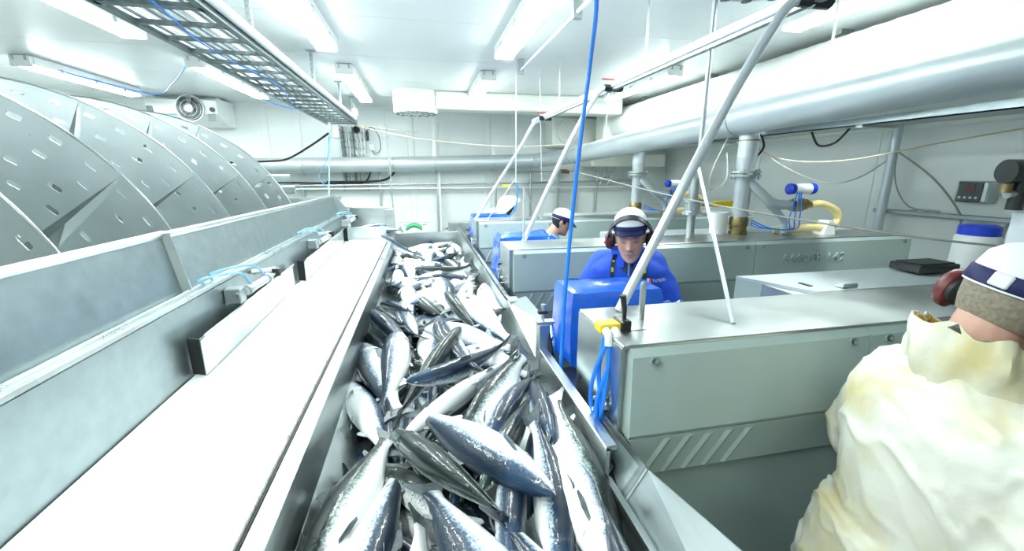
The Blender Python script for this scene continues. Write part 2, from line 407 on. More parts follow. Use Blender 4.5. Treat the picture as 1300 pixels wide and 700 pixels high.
MB().tube([(-.88, BACK - .07, .72), (-.78, BACK - .08, .78), (-.68, BACK - .08, .6), (-.68, BACK - .08, .4), (-.78, BACK - .08, .33), (-.81, BACK - .07, .38)], .007, 6, smooth=5).build('cable', 'cable_grey', b_)
sb = thing('switch_box', 'small white switch box with red button under the tray end', 'switch', (-1.2, 7.1, .55))
MB().box(-1.26, -1.18, 7.05, 7.13, .52, .70, .008).build('body', 'plastic_white', sb)
MB().cyl((-1.175, 7.09, .64), (-1.16, 7.09, .64), .014).build('button', 'red', sb)
MB().box(-1.33, -1.29, 7.06, 7.12, .52, .78, .004).build('bracket', 'plastic_white', sb)
tag(MB().tube([(-1.32, 7.0, .58), (-1.6, 7.15, .42), (-2.0, 7.3, .22), (-2.3, 7.35, .18), (-2.9, 7.4, .16)], .016, 8, smooth=6).build('black_cable', 'black_rubber'), 'thick black cable sagging from the tray end to the left', 'cable')
tag(MB().tube([(-1.275, 6.9, .62), (-1.23, 6.3, .0), (-1.19, 5.85, -.45)], .008, 6, smooth=4).build('air_hose', 'pale_blue_hose'), 'pale blue air hose hanging from the tray end to the belt wall', 'hose')
tag(MB().tube([(-1.34, 7.1, .54), (-1.40, 7.2, .25), (-1.58, 7.3, -.05), (-1.5, 7.35, -.2)], .008, 6, smooth=5).build('loose_hose', 'pale_blue_hose'), 'thin pale blue hose curving behind the grey pipe', 'hose')
al = thing('alarm_beacon', 'small white cylinder sensor on the tray end', 'sensor', (-.92, 7.0, .83))
MB().lathe([(.0, 0), (.04, 0), (.045, .02), (.045, .09), (.03, .11), (0, .11)], (-.92, 7.0, .83)).build('body', 'plastic_white', al)
MB().cyl((-.92, 7.0, .94), (-.92, 7.0, 1.0), .008).build('stem', 'steel_dull', al)
spk = MB().lathe([(0, 0), (.05, 0), (.06, .05), (.03, .09), (0, .09)], (-.98, 7.5, .70), (0, -.8, -.4)).build('horn', 'black_plastic'); tag(spk, 'small black round horn at the end of the cable tray', 'sensor')

# ------------------------------------------------------------------ air cooler on the back wall, left
t = thing('air_cooler', 'white evaporator air cooler with one round fan under the ceiling', 'air cooler', (-3.35, 7.7, .74))
pr_ = [(-3.85, 7.55, .80), (-3.85, 7.42, .86), (-3.85, 7.42, 1.05), (-3.85, 7.5, 1.09), (-3.85, 8.05, 1.09), (-3.85, 8.05, .72), (-3.85, 7.75, .72)]
MB().prism(pr_, (.92, 0, 0)).build('casing', 'plastic_white', t)
MB().lathe([(.175, 0), (.19, .0), (.19, -.03), (.175, -.03)], (-3.28, 7.42, .93), (0, 1, 0), 28, True).build('fan_ring', 'steel_dull', t)
MB().cyl((-3.28, 7.405, .93), (-3.28, 7.418, .93), .17, n=24).build('fan_throat', 'black_plastic', t)
fan = MB().cyl((-3.28, 7.375, .93), (-3.28, 7.40, .93), .05).build('fan_hub', 'steel_dull', t)
for k in range(5):
    a = 2 * PI * k / 5 + .3
    u = Vector((math.cos(a), 0, math.sin(a))); w = Vector((-math.sin(a), 0, math.cos(a))); o = Vector((-3.28, 7.392, .93))
    MB().sheet([o + u * .045 - w * .02, o + u * .16 - w * .06 + Vector((0, -.012, 0)), o + u * .165 + w * .03 + Vector((0, .006, 0)), o + u * .05 + w * .02], .005).build('fan_blade', 'cable_grey', t, smooth=0)
for r in (.06, .11, .16): MB().tube([(-3.28 + r * math.cos(2 * PI * i / 24), 7.37, .93 + r * math.sin(2 * PI * i / 24)) for i in range(25)], .003, 5).build('guard_ring', 'steel_dull', t)
MB().cyl((-2.99, 7.40, .92), (-2.99, 7.42, .92), .035).build('drain_port', 'black_plastic', t)
MB().box(-3.62, -3.45, 7.412, 7.42, .80, .83).build('name_plate', 'pale_blue_hose', t, smooth=0)
MB().box(-3.83, -3.76, 7.38, 7.43, .82, .95, .01).build('side_valve', 'fan_grey', t)
MB().box(-3.8, -2.95, 7.6, 7.63, 1.088, CEIL - .001).build('mount_rail', 'steel_dull', t, smooth=0)
for q in range(9): MB().box(-3.06, -2.96, 7.412, 7.42, .76 + q * .012, .766 + q * .012).build('vent_slot', 'fan_grey', t, smooth=0)

# ------------------------------------------------------------------ round air outlets and duct
def outlet(x, y, z0, z1, r, label):
    t = thing('air_outlet', label, 'air outlet', (x, y, z0))
    MB().lathe([(r, z1 - z0), (r, .03), (r - .02, .005), (r * .5, 0), (0, 0)], (x, y, z0), (0, 0, 1), 32).build('drum', 'duct_cream', t)
    k = 0
    for rr, n in ((r * .35, 5), (r * .6, 9), (r * .85, 13)):
        for i in range(n):
            a = 2 * PI * i / n + rr * 9
            MB().lathe([(.026, .0), (.026, -.006), (0, -.006)], (x + rr * math.cos(a), y + rr * math.sin(a), z0 + .002), n=8).build('vent_hole', 'fan_grey', t, smooth=0)
    return t
t = outlet(-.02, 6.5, .82, CEIL - .002, .31, 'white round drum air outlet with holes underneath')
MB().box(.25, 3.08, 6.32, 6.68, .88, CEIL - .004, .02).build('duct', 'duct_cream', t)
outlet(1.62, 1.87, .86, CEIL - .002, .30, 'large white round ceiling drum directly above the overhead rail')
t = thing('textile_duct', 'big white round textile duct running beside the grey pipe', 'duct', (3.4, 4.0, .5))
ys = [.3 + .4 * i for i in range(16)]
rings = []
for i in range(121):
    yy = .3 + 6.6 * i / 120; r = .285 + (.004 if i % 3 == 0 else 0)
    rings.append([(3.4 + r * math.cos(a), yy, .78 + r * math.sin(a)) for a in [2 * PI * k / 32 for k in range(32)]])
m_ = MB(); m_.loft(rings); m_.build('sleeve', 'textile_white', t)
for yy in (1.5, 3.1, 4.7, 6.2):
    MB().box(3.38, 3.42, yy - .02, yy + .02, 1.04, CEIL - .001).box(3.34, 3.46, yy - .03, yy + .03, 1.085, CEIL - .0005).build('hanger', 'steel_dull', t, smooth=0)
MB().box(3.02, 3.78, 6.85, 7.2, .42, 1.08, .02).build('plenum_box', 'duct_cream', t)
tag(MB().lathe([(0, 0), (.22, .005), (.33, .04), (.385, .10), (.40, .18), (.40, .30), (.0, .32)], (2.68, 1.22, .66), (0, 0, 1), 40).build('ceiling_dome', 'duct_cream'), 'pale rounded plastic dome hanging above the grey pipe', 'dome')
t = thing('wall_cooler', 'white box air cooler with a round fan opening on the back wall', 'air cooler', (3.0, 7.8, .5))
MB().box(2.35, 3.55, 7.55, 8.07, .47, .98, .02).build('casing', 'duct_cream', t)
MB().lathe([(.20, 0), (.22, 0), (.22, .04), (.20, .04)], (2.65, 7.54, .73), (0, -1, 0), 28, True).build('fan_ring', 'plastic_white', t)
MB().cyl((2.65, 7.535, .73), (2.65, 7.549, .73), .2, n=28).build('fan_throat', 'duct_cream', t)
MB().box(2.38, 3.5, 7.52, 7.56, .955, .985).build('top_bracket', 'steel_dull', t, smooth=0)
for k in range(4):
    a = PI * k / 4
    MB().tube([(2.65 - .2 * math.cos(a), 7.50, .73 - .2 * math.sin(a)), (2.65 + .2 * math.cos(a), 7.50, .73 + .2 * math.sin(a))], .006, 5).build('guard_bar', 'plastic_white', t)

# ------------------------------------------------------------------ grey main pipe and its branches
t = thing('main_pipe', 'large grey metal pipe running along the back wall and over the machines', 'pipe', (2.5, 4.0, .4))
pth = [(-2.9, 7.75, .11), (-.45, 7.75, .15), (1.75, 7.72, .21), (2.15, 7.55, .235), (2.36, 7.15, .26), (2.42, 6.6, .28), (2.46, 5.0, .345), (2.52, 3.1, .42), (2.56, 1.4, .48), (2.58, .4, .51), (2.6, -1.5, .55)]
MB().tube(pth, .125, 28, smooth=8).build('pipe_run', 'aluminium_pipe', t)
for i in (1, 2, 5, 7):
    p = Vector(pth[i]); d = (Vector(pth[i + 1]) - p).normalized()
    MB().tube([p - d * .006, p + d * .006], .129, 28).build('weld_seam', 'steel_dull', t)
for x in (-1.9, .25, 1.3):
    MB().tube([(x, 7.75 + .13 * math.cos(a), .145 + x * .02 + .13 * math.sin(a)) for a in [2 * PI * k / 20 for k in range(21)]], .008, 5).build('clamp', 'steel_dull', t)
MB().box(1.27, 1.33, 7.72, 7.76, .29, CEIL - .002).box(1.24, 1.36, 7.7, 7.78, .27, .30).build('hanger', 'plastic_white', t, smooth=0)
MB().box(.22, .28, 7.72, 7.76, .27, CEIL - .002).build('hanger', 'plastic_white', t, smooth=0)
for yy in (2.35, 5.6): MB().tube([(2.5, yy, .5), (2.5, yy, CEIL)], .008, 6).build('hanger_rod', 'steel_dull', t)
# cable channel running under the pipe on the right
t = thing('cable_channel', 'galvanised cable channel slung under the big grey pipe', 'cable tray', (2.9, 2, .3))
m_ = MB().box(2.66, 2.90, .0, 7.0, .285, .292); m_.box(2.66, 2.668, .0, 7.0, .285, .33); m_.box(2.892, 2.90, .0, 7.0, .285, .33); m_.build('channel', 'galvanised', t, smooth=0)
for yy in (.9, 2.2, 3.6, 5.2): MB().box(2.64, 2.92, yy - .02, yy + .02, .272, .285).build('bracket', 'steel_dull', t, smooth=0)
for x in (2.70, 2.74, 2.79, 2.84): MB().tube([(x, 0, .302), (x + .01, 2.5, .304), (x - .01, 5, .302), (x, 7, .302)], .008, 6, smooth=4).build('cable', 'black_rubber' if x < 2.78 else 'cable_grey', t)
for i, (pts, mm, lb) in enumerate((
    ([(2.74, 2.62, .285), (2.76, 2.58, .20), (2.77, 2.52, .185), (2.77, 2.44, .21), (2.76, 2.36, .285)], 'black_rubber', 'black cable loop drooping under the cable channel'),
    ([(2.72, 3.25, .29), (2.95, 3.1, .12), (3.4, 2.9, .10), (4.0, 2.6, .24), (4.6, 2.3, .36), (4.9, 1.9, .40)], 'cable_cream', 'cream cable sagging from the channel to the right wall'),
    ([(2.72, 3.2, .28), (3.1, 3.2, .06), (3.7, 3.3, -.09), (4.3, 3.5, -.05), (4.75, 3.6, .12)], 'cable_white', 'white cable sagging from the channel to the vertical post'),
    ([(2.6, 3.3, .30), (2.55, 3.4, .0), (2.72, 3.6, -.16), (2.95, 3.7, -.06), (3.0, 3.8, .2)], 'cable_white', 'white cable loop hanging behind the vertical branch pipe'),
    ([(2.66, 3.0, .30), (2.70, 3.0, .2), (2.66, 3.05, .10)], 'black_rubber', 'short black cable end dangling by the pipe elbow'))):
    tag(MB().tube(pts, .0075, 6, smooth=6).build('sagging_cable', mm), lb, 'cable')

def branch(x, y, zt, label, lab2, lab3, k=1.0):
    """vertical branch with flange, valve body, actuator and hose, standing on a machine top"""
    zb = -.5
    t = thing('branch_pipe', label, 'pipe', (x, y, zb))
    MB().tube([(x - .01, y + .02, zt + .02), (x, y, zt - .08), (x, y, zt - .24)], .075, 20, smooth=3).build('elbow', 'aluminium_pipe', t)
    MB().cyl((x, y, zt - .11), (x, y, zt - .10), .079, n=20).build('weld_seam', 'brass', t)
    MB().cyl((x, y, zt - .24), (x, y, zt - .35), .075, .066, 20).build('reducer', 'aluminium_pipe', t)
    for dz in (0, .028):
        fl = MB().cyl((x, y, zt - .36 - dz), (x, y, zt - .342 - dz), .12, n=24).build('flange', 'steel', t)
    for q in range(8):
        a = 2 * PI * q / 8
        MB().cyl((x + .1 * math.cos(a), y + .1 * math.sin(a), zt - .41), (x + .1 * math.cos(a), y + .1 * math.sin(a), zt - .33), .009, n=6).build('bolt', 'steel_dull', t)
    MB().cyl((x, y, zt - .38), (x, y, zb + .14), .064, n=20).build('riser', 'aluminium_pipe', t)
    MB().lathe([(.0, 0), (.072, 0), (.072, .03), (.066, .035), (.066, .07), (.074, .075), (.074, .13), (.062, .15), (0, .15)], (x, y, zb), n=20).build('brass_coupling', 'brass', t)
    MB().tube([(x + .02, y - .03, zt - .43), (x + .10, y - .09, zt - .52), (x + .2, y - .12, zt - .60), (x + .36, y - .13, zt - .615)], .038, 14, smooth=5).build('side_arm', 'aluminium_pipe', t)
    MB().tube([(x + .16, y - .11, zt - .60), (x + .32, y - .12, zb + .13), (x + .34, y - .12, zb + .06), (x + .34, y - .12, zb)], .026, 12, smooth=4).build('drain_leg', 'aluminium_pipe', t)
    vx = x + .36; vz = zt - .615
    v = MB().lathe([(.0, 0), (.045, 0), (.045, .03), (.055, .035), (.055, .11), (.045, .115), (.045, .15), (.026, .16), (.026, .2), (0, .2)], (vx, y - .13, vz), (1, 0, 0.02), 16).build('ball_valve', 'brass', t)
    MB().cyl((vx + .075, y - .13, vz + .04), (vx + .075, y - .13, vz + .10), .016).build('stem', 'steel_dull', v)
    a = thing_part = MB().cyl((vx - .0, y - .13, vz + .13), (vx + .16, y - .13, vz + .13), .042, n=16).build('actuator', 'plastic_white', t)
    for xx in (vx - .045, vx + .16): MB().lathe([(0, 0), (.042, 0), (.045, .015), (.045, .04), (.025, .055), (0, .055)], (xx if xx > vx else xx + .05, y - .13, vz + .13), (1, 0, 0) if xx > vx else (-1, 0, 0), 16).build('actuator_cap', 'blue_cap', a)
    h = MB().tube([(vx + .2, y - .13, vz), (vx + .30, y - .14, vz + .005), (vx + .44, y - .15, vz - .05), (vx + .48, y - .15, vz - .13), (vx + .40, y - .15, vz - .19), (vx + .2, y - .14, vz - .19), (vx + .02, y - .1, vz - .215), (vx - .06, y - .06, zb + .03)], .030, 12, smooth=7).build('feed_hose', 'yellow_hose', t)
    for i in range(3):
        MB().tube([(vx + .02 + .02 * i, y - .16, vz + .1), (vx - .06 + .05 * i, y - .2, vz - .1), (vx - .02 + .03 * i, y - .17, zb + .05), (vx - .16 - .04 * i, y - .12, zb + .06), (x + .07, y - .06, zb + .12 - .02 * i)], .005, 6, smooth=6).build('air_line', 'blue_hose', t)
    ck = MB().prism([(vx + .30, y - .10, zb), (vx + .42, y - .10, zb), (vx + .39, y - .10, vz - .13), (vx + .345, y - .10, vz - .13)], (0, -.10, 0)).build('hose_support', 'plastic_white'); tag(ck, lab2, 'support')
    return t
branch(2.60, 3.05, .36, 'vertical grey branch pipe with flange standing on the lettered machine', 'white wedge block holding the cream hose on the lettered machine', '')
branch(2.62, 4.86, .36, 'vertical grey branch pipe with flange behind the man with ear defenders', 'white wedge block holding the hose on the machine farther back', '')
t = thing('wall_conduit_duct', 'cream rectangular duct stub under the pipe near the back wall', 'duct', (3.6, 7.6, .2))
MB().box(3.1, 4.6, 7.5, 8.06, .12, .36, .02).build('duct_box', 'duct_cream', t)
MB().box(4.0, 4.03, 7.49, 8.06, .11, .37, .004).build('joint_band', 'duct_cream', t)

# ------------------------------------------------------------------ pipe rack along the back wall
t = thing('wall_pipe_rack', 'thin steel pipes on posts along the back wall below the grey pipe', 'pipe rack', (.5, 7.9, FLOOR))
MB().tube([(-2.6, 7.93, -.215), (1.9, 7.93, -.18), (4.3, 7.93, -.14)], .022, 10).build('rail_pipe', 'steel_dull', t)
MB().box(-2.6, 4.2, 7.90, 7.96, -.275, -.25, .004).build('rail_angle', 'plastic_white', t, smooth=0)
MB().tube([(-1.6, 7.93, -.15), (-.7, 7.92, -.13), (-.45, 7.9, .02)], .02, 8, smooth=6).build('black_hose', 'black_rubber', t)
MB().tube([(-2.6, 7.93, -.15), (-1.6, 7.93, -.17), (-1.0, 7.93, -.16), (-.85, 7.9, .05)], .016, 8, smooth=6).build('black_hose', 'black_rubber', t)
for x in (-2.0, -.72, .30, 1.37, 2.05, 2.6, 3.4): MB().tube([(x, 7.93, -.2 if x in (-2.0,) else .05), (x - .01, 7.93, FLOOR)], .022 if x != .30 else .03, 10).build('post', 'steel_dull', t)
MB().tube([(.33, 7.9, .86), (.33, 7.9, -1.1)], .02, 8).build('drop_pipe', 'plastic_white', t)
MB().tube([(1.75, 7.9, .02), (2.9, 7.9, .04), (2.95, 7.9, .1), (2.95, 7.9, .2)], .012, 6).build('branch_line', 'steel_dull', t)
MB().cyl((2.65, 7.88, .03), (2.8, 7.88, .02), .03).build('valve', 'brass', t)
MB().box(2.62, 2.76, 7.86, 7.9, .055, .07).build('valve_handle', 'red', t, smooth=0)
MB().cyl((.36, 7.84, -1.0), (.50, 7.84, -1.0), .018).build('valve', 'steel_dull', t)
MB().box(.42, .50, 7.80, 7.83, -1.01, -.99).build('valve_handle', 'red', t, smooth=0)
t = thing('leaning_ladder_tray', 'short piece of cable ladder leaning between two wall pipes', 'cable tray', (3.4, 7.85, -.2))
for dx in (0, .16): MB().tube([(3.42 + dx, 7.82, -.22), (3.58 + dx, 7.82, .16)], .012, 6).build('side_rail', 'steel_dull', t)
for q in range(4): MB().tube([(3.43 + q * .045, 7.82, -.18 + q * .1), (3.59 + q * .045, 7.82, -.18 + q * .1)], .008, 6).build('rung', 'steel_dull', t)
# thin wire across to the tray
for pts, lb, r in (([(-.95, 7.3, .72), (0, 6.9, .52), (1.3, 6.6, .40), (2.3, 6.4, .44)], 'thin white wire sagging from the cable tray to the grey pipe', .006),
                   ([(-.95, 7.3, .74), (-.3, 7.4, .68), (.0, 7.5, .66)], 'short thin white wire from the cable tray to a wall rod', .006)):
    tag(MB().tube(pts, r, 5, smooth=5).build('wire', 'cable_cream'), lb, 'cable')
tag(MB().tube([(-.5, 7.4, .72), (-.48, 7.4, -1.0)], .012, 6).build('wall_rod', 'steel_dull'), 'thin upright steel rod in front of the grey wall pipe', 'rod')
# right wall furniture
t = thing('wall_post', 'white upright square post standing near the right wall', 'post', (4.82, 3.6, FLOOR))
MB().cyl((4.82, 3.6, FLOOR), (4.82, 3.6, .56), .045, n=14).build('shaft', 'pole_white', t)
MB().box(4.76, 4.88, 3.52, 3.68, .54, .565).build('head_plate', 'steel_dull', t, smooth=0)
t = thing('wall_rail', 'dark grey steel rail fixed along the right wall', 'rail', (4.95, 2.6, -.39))
MB().box(4.86, 4.93, .4, 3.72, -.415, -.375, .005).build('rail_bar', 'galvanised', t, smooth=0)
for yy in (.8, 2.2, 3.4): MB().box(4.92, 5.0, yy - .02, yy + .02, -.42, -.37).build('bracket', 'galvanised', t, smooth=0)
t = thing('display_box', 'grey wall box with a dark red display on the right wall', 'display', (4.95, 2.9, -.3))
MB().box(4.86, 4.995, 2.78, 3.02, -.26, -.07, .012).build('case', 'steel_dull', t)
MB().box(4.852, 4.862, 2.82, 3.00, -.25, -.08, .004).build('screen', 'dark_screen', t)
MB().box(4.848, 4.854, 2.87, 2.95, -.155, -.10, .002).build('readout', 'red_screen', t)
for q in range(4): MB().cyl((4.846, 2.85 + q * .04, -.215), (4.854, 2.85 + q * .04, -.215), .011, n=8).build('button', 'steel_dull', t)
t = thing('rope_loop', 'thin rope hanging from the post to the wall rail with frayed ends', 'rope', (4.85, 3.2, -.3))
MB().tube([(4.80, 3.55, .22), (4.84, 3.2, -.05), (4.88, 2.95, -.37), (4.87, 2.93, -.55)], .009, 6, smooth=4).build('strand', 'rope', t)
MB().tube([(4.79, 3.55, .22), (4.8, 3.5, -.1), (4.83, 3.35, -.33), (4.87, 3.1, -.36)], .007, 6, smooth=4).build('strand', 'rope', t)
for q in range(3): MB().tube([(4.87, 2.60, -.40), (4.86, 2.60 + .03 * (q - 1), -.52), (4.87, 2.60 + .06 * (q - 1), -.66)], .006, 5, smooth=3).build('strand', 'rope', t)
t = thing('air_regulator', 'black and grey pneumatic regulator unit at the right wall', 'regulator', (3.45, 1.45, -.2))
MB().cyl((3.30, 1.42, .01), (3.36, 1.40, .01), .075, n=18).build('gauge', 'black_plastic', t)
MB().cyl((3.36, 1.40, .01), (3.60, 1.32, .01), .045, n=14).build('body', 'steel_dull', t)
MB().cyl((3.36, 1.42, -.13), (3.6, 1.34, -.13), .03, n=12).build('lower_body', 'steel_dull', t)
MB().cyl((3.42, 1.4, -.04), (3.42, 1.4, -.23), .04, n=12).build('bowl', 'black_plastic', t)
MB().cyl((3.34, 1.42, -.04), (3.34, 1.42, -.12), .03, n=12).build('brass_nipple', 'brass', t)
MB().box(3.46, 3.56, 1.30, 1.42, FLOOR, -.10).build('stand', 'pole_white', t, smooth=0)
t.location = (3.45 + .30, 1.45 + .58, -.2)

# ================================================================== SCREW TANK (left)
SX, SZ, SR = -3.0, -.9, 1.55
screw = thing('screw_conveyor', 'huge perforated steel screw turning in the tank on the left', 'screw conveyor', (SX, 3.5, SZ))
def sheet_mesh():
    D = R(15); bm = bmesh.new(); slope = -.1376 / SR
    def P(r, a): return Vector((r * math.cos(a), slope * r * math.sin(a), r * math.sin(a)))
    loops = [[P(SR, -D + 2 * D * i / 12) for i in range(13)] + [P(1.35, D - R(2.2)), P(.9, D - R(7)), P(.28, D - R(22)), P(.28, -D)]]
    row = 0; r = SR - .075
    while r > .5:
        n = max(2, int(2 * D * r / .18)); st = 2 * D / n
        for i in range(n):
            a0 = -D + (i + (.28 if row % 2 else .62)) * st
            if a0 > D - R(2.5) - R(14) * max(0, (1.45 - r)) : continue
            hw = .022; hr = .0145; c = []
            for q in range(7): c.append((hr * math.sin(PI * q / 6), hw + hr * math.cos(PI * q / 6) - hr))
            pts = []
            for q in range(10):
                ang = 2 * PI * q / 10
                u = hr * math.cos(ang); w = hr * math.sin(ang) + (hw if math.sin(ang) > 0 else -hw)
                pts.append(P(r + u + w * .0, a0 + w / r))
            loops.append(pts)
        r -= .115; row += 1
    ed = []
    for lp in loops:
        v = [bm.verts.new(p) for p in lp]
        ed += [bm.edges.new((v[i], v[(i + 1) % len(v)])) for i in range(len(v))]
    bmesh.ops.triangle_fill(bm, edges=ed, use_beauty=True, use_dissolve=False)
    g = bmesh.ops.extrude_face_region(bm, geom=list(bm.faces))
    bmesh.ops.translate(bm, verts=[q for q in g['geom'] if isinstance(q, bmesh.types.BMVert)], vec=(0, .005, 0))
    bmesh.ops.recalc_face_normals(bm, faces=bm.faces)
    me = bpy.data.meshes.new('blade_sheet'); bm.to_mesh(me); bm.free(); me.materials.append(MATS['steel_sheet']); return me
SHEET = sheet_mesh()
def rim_mesh():
    sl = -.1376 / SR; m_ = MB(); m_.tube([(SR * math.cos(a), sl * SR * math.sin(a), SR * math.sin(a)) for a in [R(-15 + 30 * i / 12) for i in range(13)]], .007, 6)
    me = m_.mesh('rim'); me.materials.append(MATS['steel']); return me
def flange_mesh():
    sl = -.1376 / SR; c, s = math.cos(R(15)), -math.sin(R(15)); P = lambda r, dy: Vector((r * c, sl * r * s + dy, r * s))
    m_ = MB(); m_.loft([[P(1.50, 0), P(.28, 0), P(.28, .30), P(1.50, .004)], [p + Vector((0, 0, .004)) for p in (P(1.50, 0), P(.28, 0), P(.28, .30), P(1.50, .004))]])
    me = m_.mesh('folded_edge', smooth=0); me.materials.append(MATS['steel_dull']); return me
RIM = rim_mesh(); FLANGE = flange_mesh()
for k in range(0, 5):
    for sct in range(12):
        th = R(50) + R(30) * sct
        if th > PI: th -= 2 * PI
        yy = 2.2046 + .8466 * k - .1376 * th
        if yy < .3: continue
        bs = inst('blade_sheet', SHEET, screw, (0, yy - 3.5, 0), (0, -th, 0)); inst('rim', RIM, bs); inst('folded_edge', FLANGE, bs)
MB().tube([(SX, .4, SZ), (SX, 7.0, SZ)], .29, 28).build('shaft', 'steel_dull', screw)
# tank around the screw
tank = thing('screw_tank', 'galvanised steel tank around the perforated screw', 'tank', (-2.0, 3.5, FLOOR))
MB().sheet([(-1.06, .1, -.29), (-1.06, 6.1, -.29), (-1.30, 6.1, -.9), (-1.30, .1, -.9)], .008).build('side_wall', 'steel_dull', tank, smooth=0)
pr_ = [(SX + 1.66 * math.cos(a), .1, SZ + 1.66 * math.sin(a)) for a in [-PI * i / 20 for i in range(21)]]
m_ = MB(); m_.loft([[Vector(p) for p in pr_], [Vector(p) + Vector((0, 6, 0)) for p in pr_]], caps=False, closed=False); m_.build('trough_shell', 'steel_dull', tank)
MB().sheet([(-1.18, 6.05, -.32), (-4.66, 6.05, -.32), (-4.66, 6.05, -1.9), (-1.25, 6.05, -1.9)], .01).build('end_plate', 'steel_dull', tank, smooth=0)
MB().box(-4.72, -4.66, .1, 6.1, FLOOR, .05).build('far_wall', 'steel_dull', tank, smooth=0)
for yy in (.6, 3.0, 5.6): MB().box(-4.5, -1.5, yy - .04, yy + .04, FLOOR, -1.88).build('saddle', 'steel_dull', tank, smooth=0)
for yy in (6.2, 6.35): MB().box(-2.3, -1.7, yy, yy + .05, -.12 - (yy - 6.2), -.02 - (yy - 6.2), .01).build('end_flange', 'steel', tank)

# ================================================================== BELT CONVEYOR with side walls
conv = thing('belt_conveyor', 'long white belt conveyor with tall galvanised side walls', 'conveyor', (-.66, 2.5, FLOOR))
BZ = -.75; YE = 5.1; Y00 = .05
MB().box(-.885, -.437, Y00, YE, BZ - .03, BZ, .004).build('belt', 'belt_white', conv)
MB().box(-.437, -.412, Y00, YE, BZ - .05, BZ + .008, .003).build('edge_strip', 'edge_strip', conv)
MB().box(-.412, -.405, Y00, YE, BZ - .05, BZ - .004).build('dark_gap', 'black_rubber', conv, smooth=0)
MB().box(-.93, -.41, Y00, YE, BZ - .32, BZ - .06).build('frame_beam', 'steel_dull', conv, smooth=0)
sw = MB().box(-.898, -.890, Y00, 5.12, BZ - .06, -.47).build('side_wall', 'galvanised', conv, smooth=0)
# ledge with two folded ridges
m_ = MB().box(-.965, -.890, Y00, 5.12, -.478, -.470); m_.box(-.897, -.884, Y00, 5.12, -.474, -.455, .003); m_.box(-.945, -.932, Y00, 5.12, -.474, -.458, .003); m_.build('ledge', 'steel', conv)
# sloping outer panels
MB().sheet([(-.962, Y00, -.475), (-.962, 1.86, -.475), (-1.0, 1.86, -.235), (-1.0, Y00, -.235)], .006).build('outer_panel', 'galvanised', conv, smooth=0)
MB().sheet([(-.965, 1.89, -.475), (-.965, 5.3, -.475), (-1.02, 5.3, -.27), (-1.02, 1.89, -.245)], .006).build('outer_panel', 'galvanised', conv, smooth=0)
MB().sheet([(-.945, 1.86, -.47), (-.955, 1.89, -.47), (-1.0, 1.89, -.232), (-.985, 1.86, -.228)], .03).build('panel_rib', 'steel', conv, smooth=0)
MB().tube([(-1.005, Y00, -.235), (-1.005, 1.88, -.235)], .016, 10).build('top_rim', 'steel', conv)
MB().tube([(-1.022, 1.88, -.243), (-1.03, 5.4, -.268)], .016, 10).build('top_rim', 'steel', conv)
MB().sheet([(-.965, 5.3, -.475), (-.965, 5.42, -.475), (-1.03, 5.42, -.28), (-1.02, 5.3, -.27)], .006).build('outer_panel', 'steel_dull', conv, smooth=0)
MB().box(-1.1, -.92, 5.5, 5.62, -.62, -.56).build('dark_opening', 'black_rubber', conv, smooth=0)
# end stop plate at the far end of the belt
MB().box(-.90, -.86, YE, YE + .05, BZ - .05, -.47).build('end_post', 'steel', conv, smooth=0)
MB().box(-.88, -.43, YE + .0, YE + .012, BZ, -.62, .003).build('end_stop', 'steel', conv, smooth=0)
MB().box(-.89, -.42, YE - .005, YE + .03, -.625, -.61, .003).build('end_stop_lip', 'steel', conv, smooth=0)
for yy in (.6, 2.6, 4.6):
    for x in (-.9, -.46): MB().box(x - .03, x + .03, yy - .03, yy + .03, FLOOR, BZ - .3).build('leg', 'steel_dull', conv, smooth=0)
def gate(y0, y1, ps, label):
    g = MB().sheet([(-.835, y0, BZ + .006), (-.866, y1, BZ + .006), (-.866, y1, -.60), (-.835, y0, -.60)], .006).build('gate_flap', 'steel', conv, smooth=0)
    MB().sheet([(-.832, y0, -.605), (-.863, y1, -.605), (-.85, y1, -.585), (-.815, y0, -.585)], .006).build('flap_lip', 'steel', g, smooth=0)
    MB().sheet([(-.835, y0, BZ + .006), (-.885, y0 + .02, BZ + .006), (-.885, y0 + .02, -.60), (-.835, y0, -.60)], .006).build('flap_gap_shade', 'black_rubber', g, smooth=0)  # black sheet stands in for the shaded gap behind the flap
    t = thing('air_cylinder', label, 'air cylinder', (-.86, ps, -.56), 'pneumatic cylinders on the belt wall')
    MB().box(-.889, -.82, ps - .03, ps + .03, -.575, -.505, .004).build('bracket', 'steel_dull', t)
    MB().cyl((-.835, ps - .04, -.535), (-.835, ps + .04, -.535), .012, n=8).build('pin', 'screw_steel', t)
    MB().cyl((-.825, ps + .03, -.535), (-.79, ps + .25, -.52), .019, n=12).build('barrel', 'aluminium_pipe', t)
    for f in (.05, .23): MB().cyl((-.827 + .16 * (f), ps + f - .012, -.535 + .06 * f), (-.825 + .16 * f, ps + f + .012, -.533 + .06 * f), .025, n=10).build('barrel_head', 'steel_dull', t)
    MB().cyl((-.79, ps + .25, -.52), (-.775, ps + .33, -.513), .008, n=8).build('rod', 'screw_steel', t)
    MB().cyl((-.775, ps + .32, -.53), (-.775, ps + .32, -.49), .02, n=10).build('clevis', 'black_plastic', t)
    MB().tube([(-.885, ps + .30, -.50), (-.78, ps + .33, -.495)], .012, 8).build('pivot_arm', 'steel_dull', t)
    for f, up in ((.07, .03), (.22, .035)):
        MB().tube([(-.815 + .1 * f, ps + f, -.512), (-.83, ps + f - .06, -.47 + up), (-.90, ps + f - .22 - f * .3, -.44 + up * .6), (-.93, ps - .12 + f * .5, -.462)], .005, 6, smooth=6).build('air_line', 'pale_blue_hose', t)
gate(1.66, 2.95, 2.05, 'small air cylinder with two pale blue hoses on the first gate of the belt')
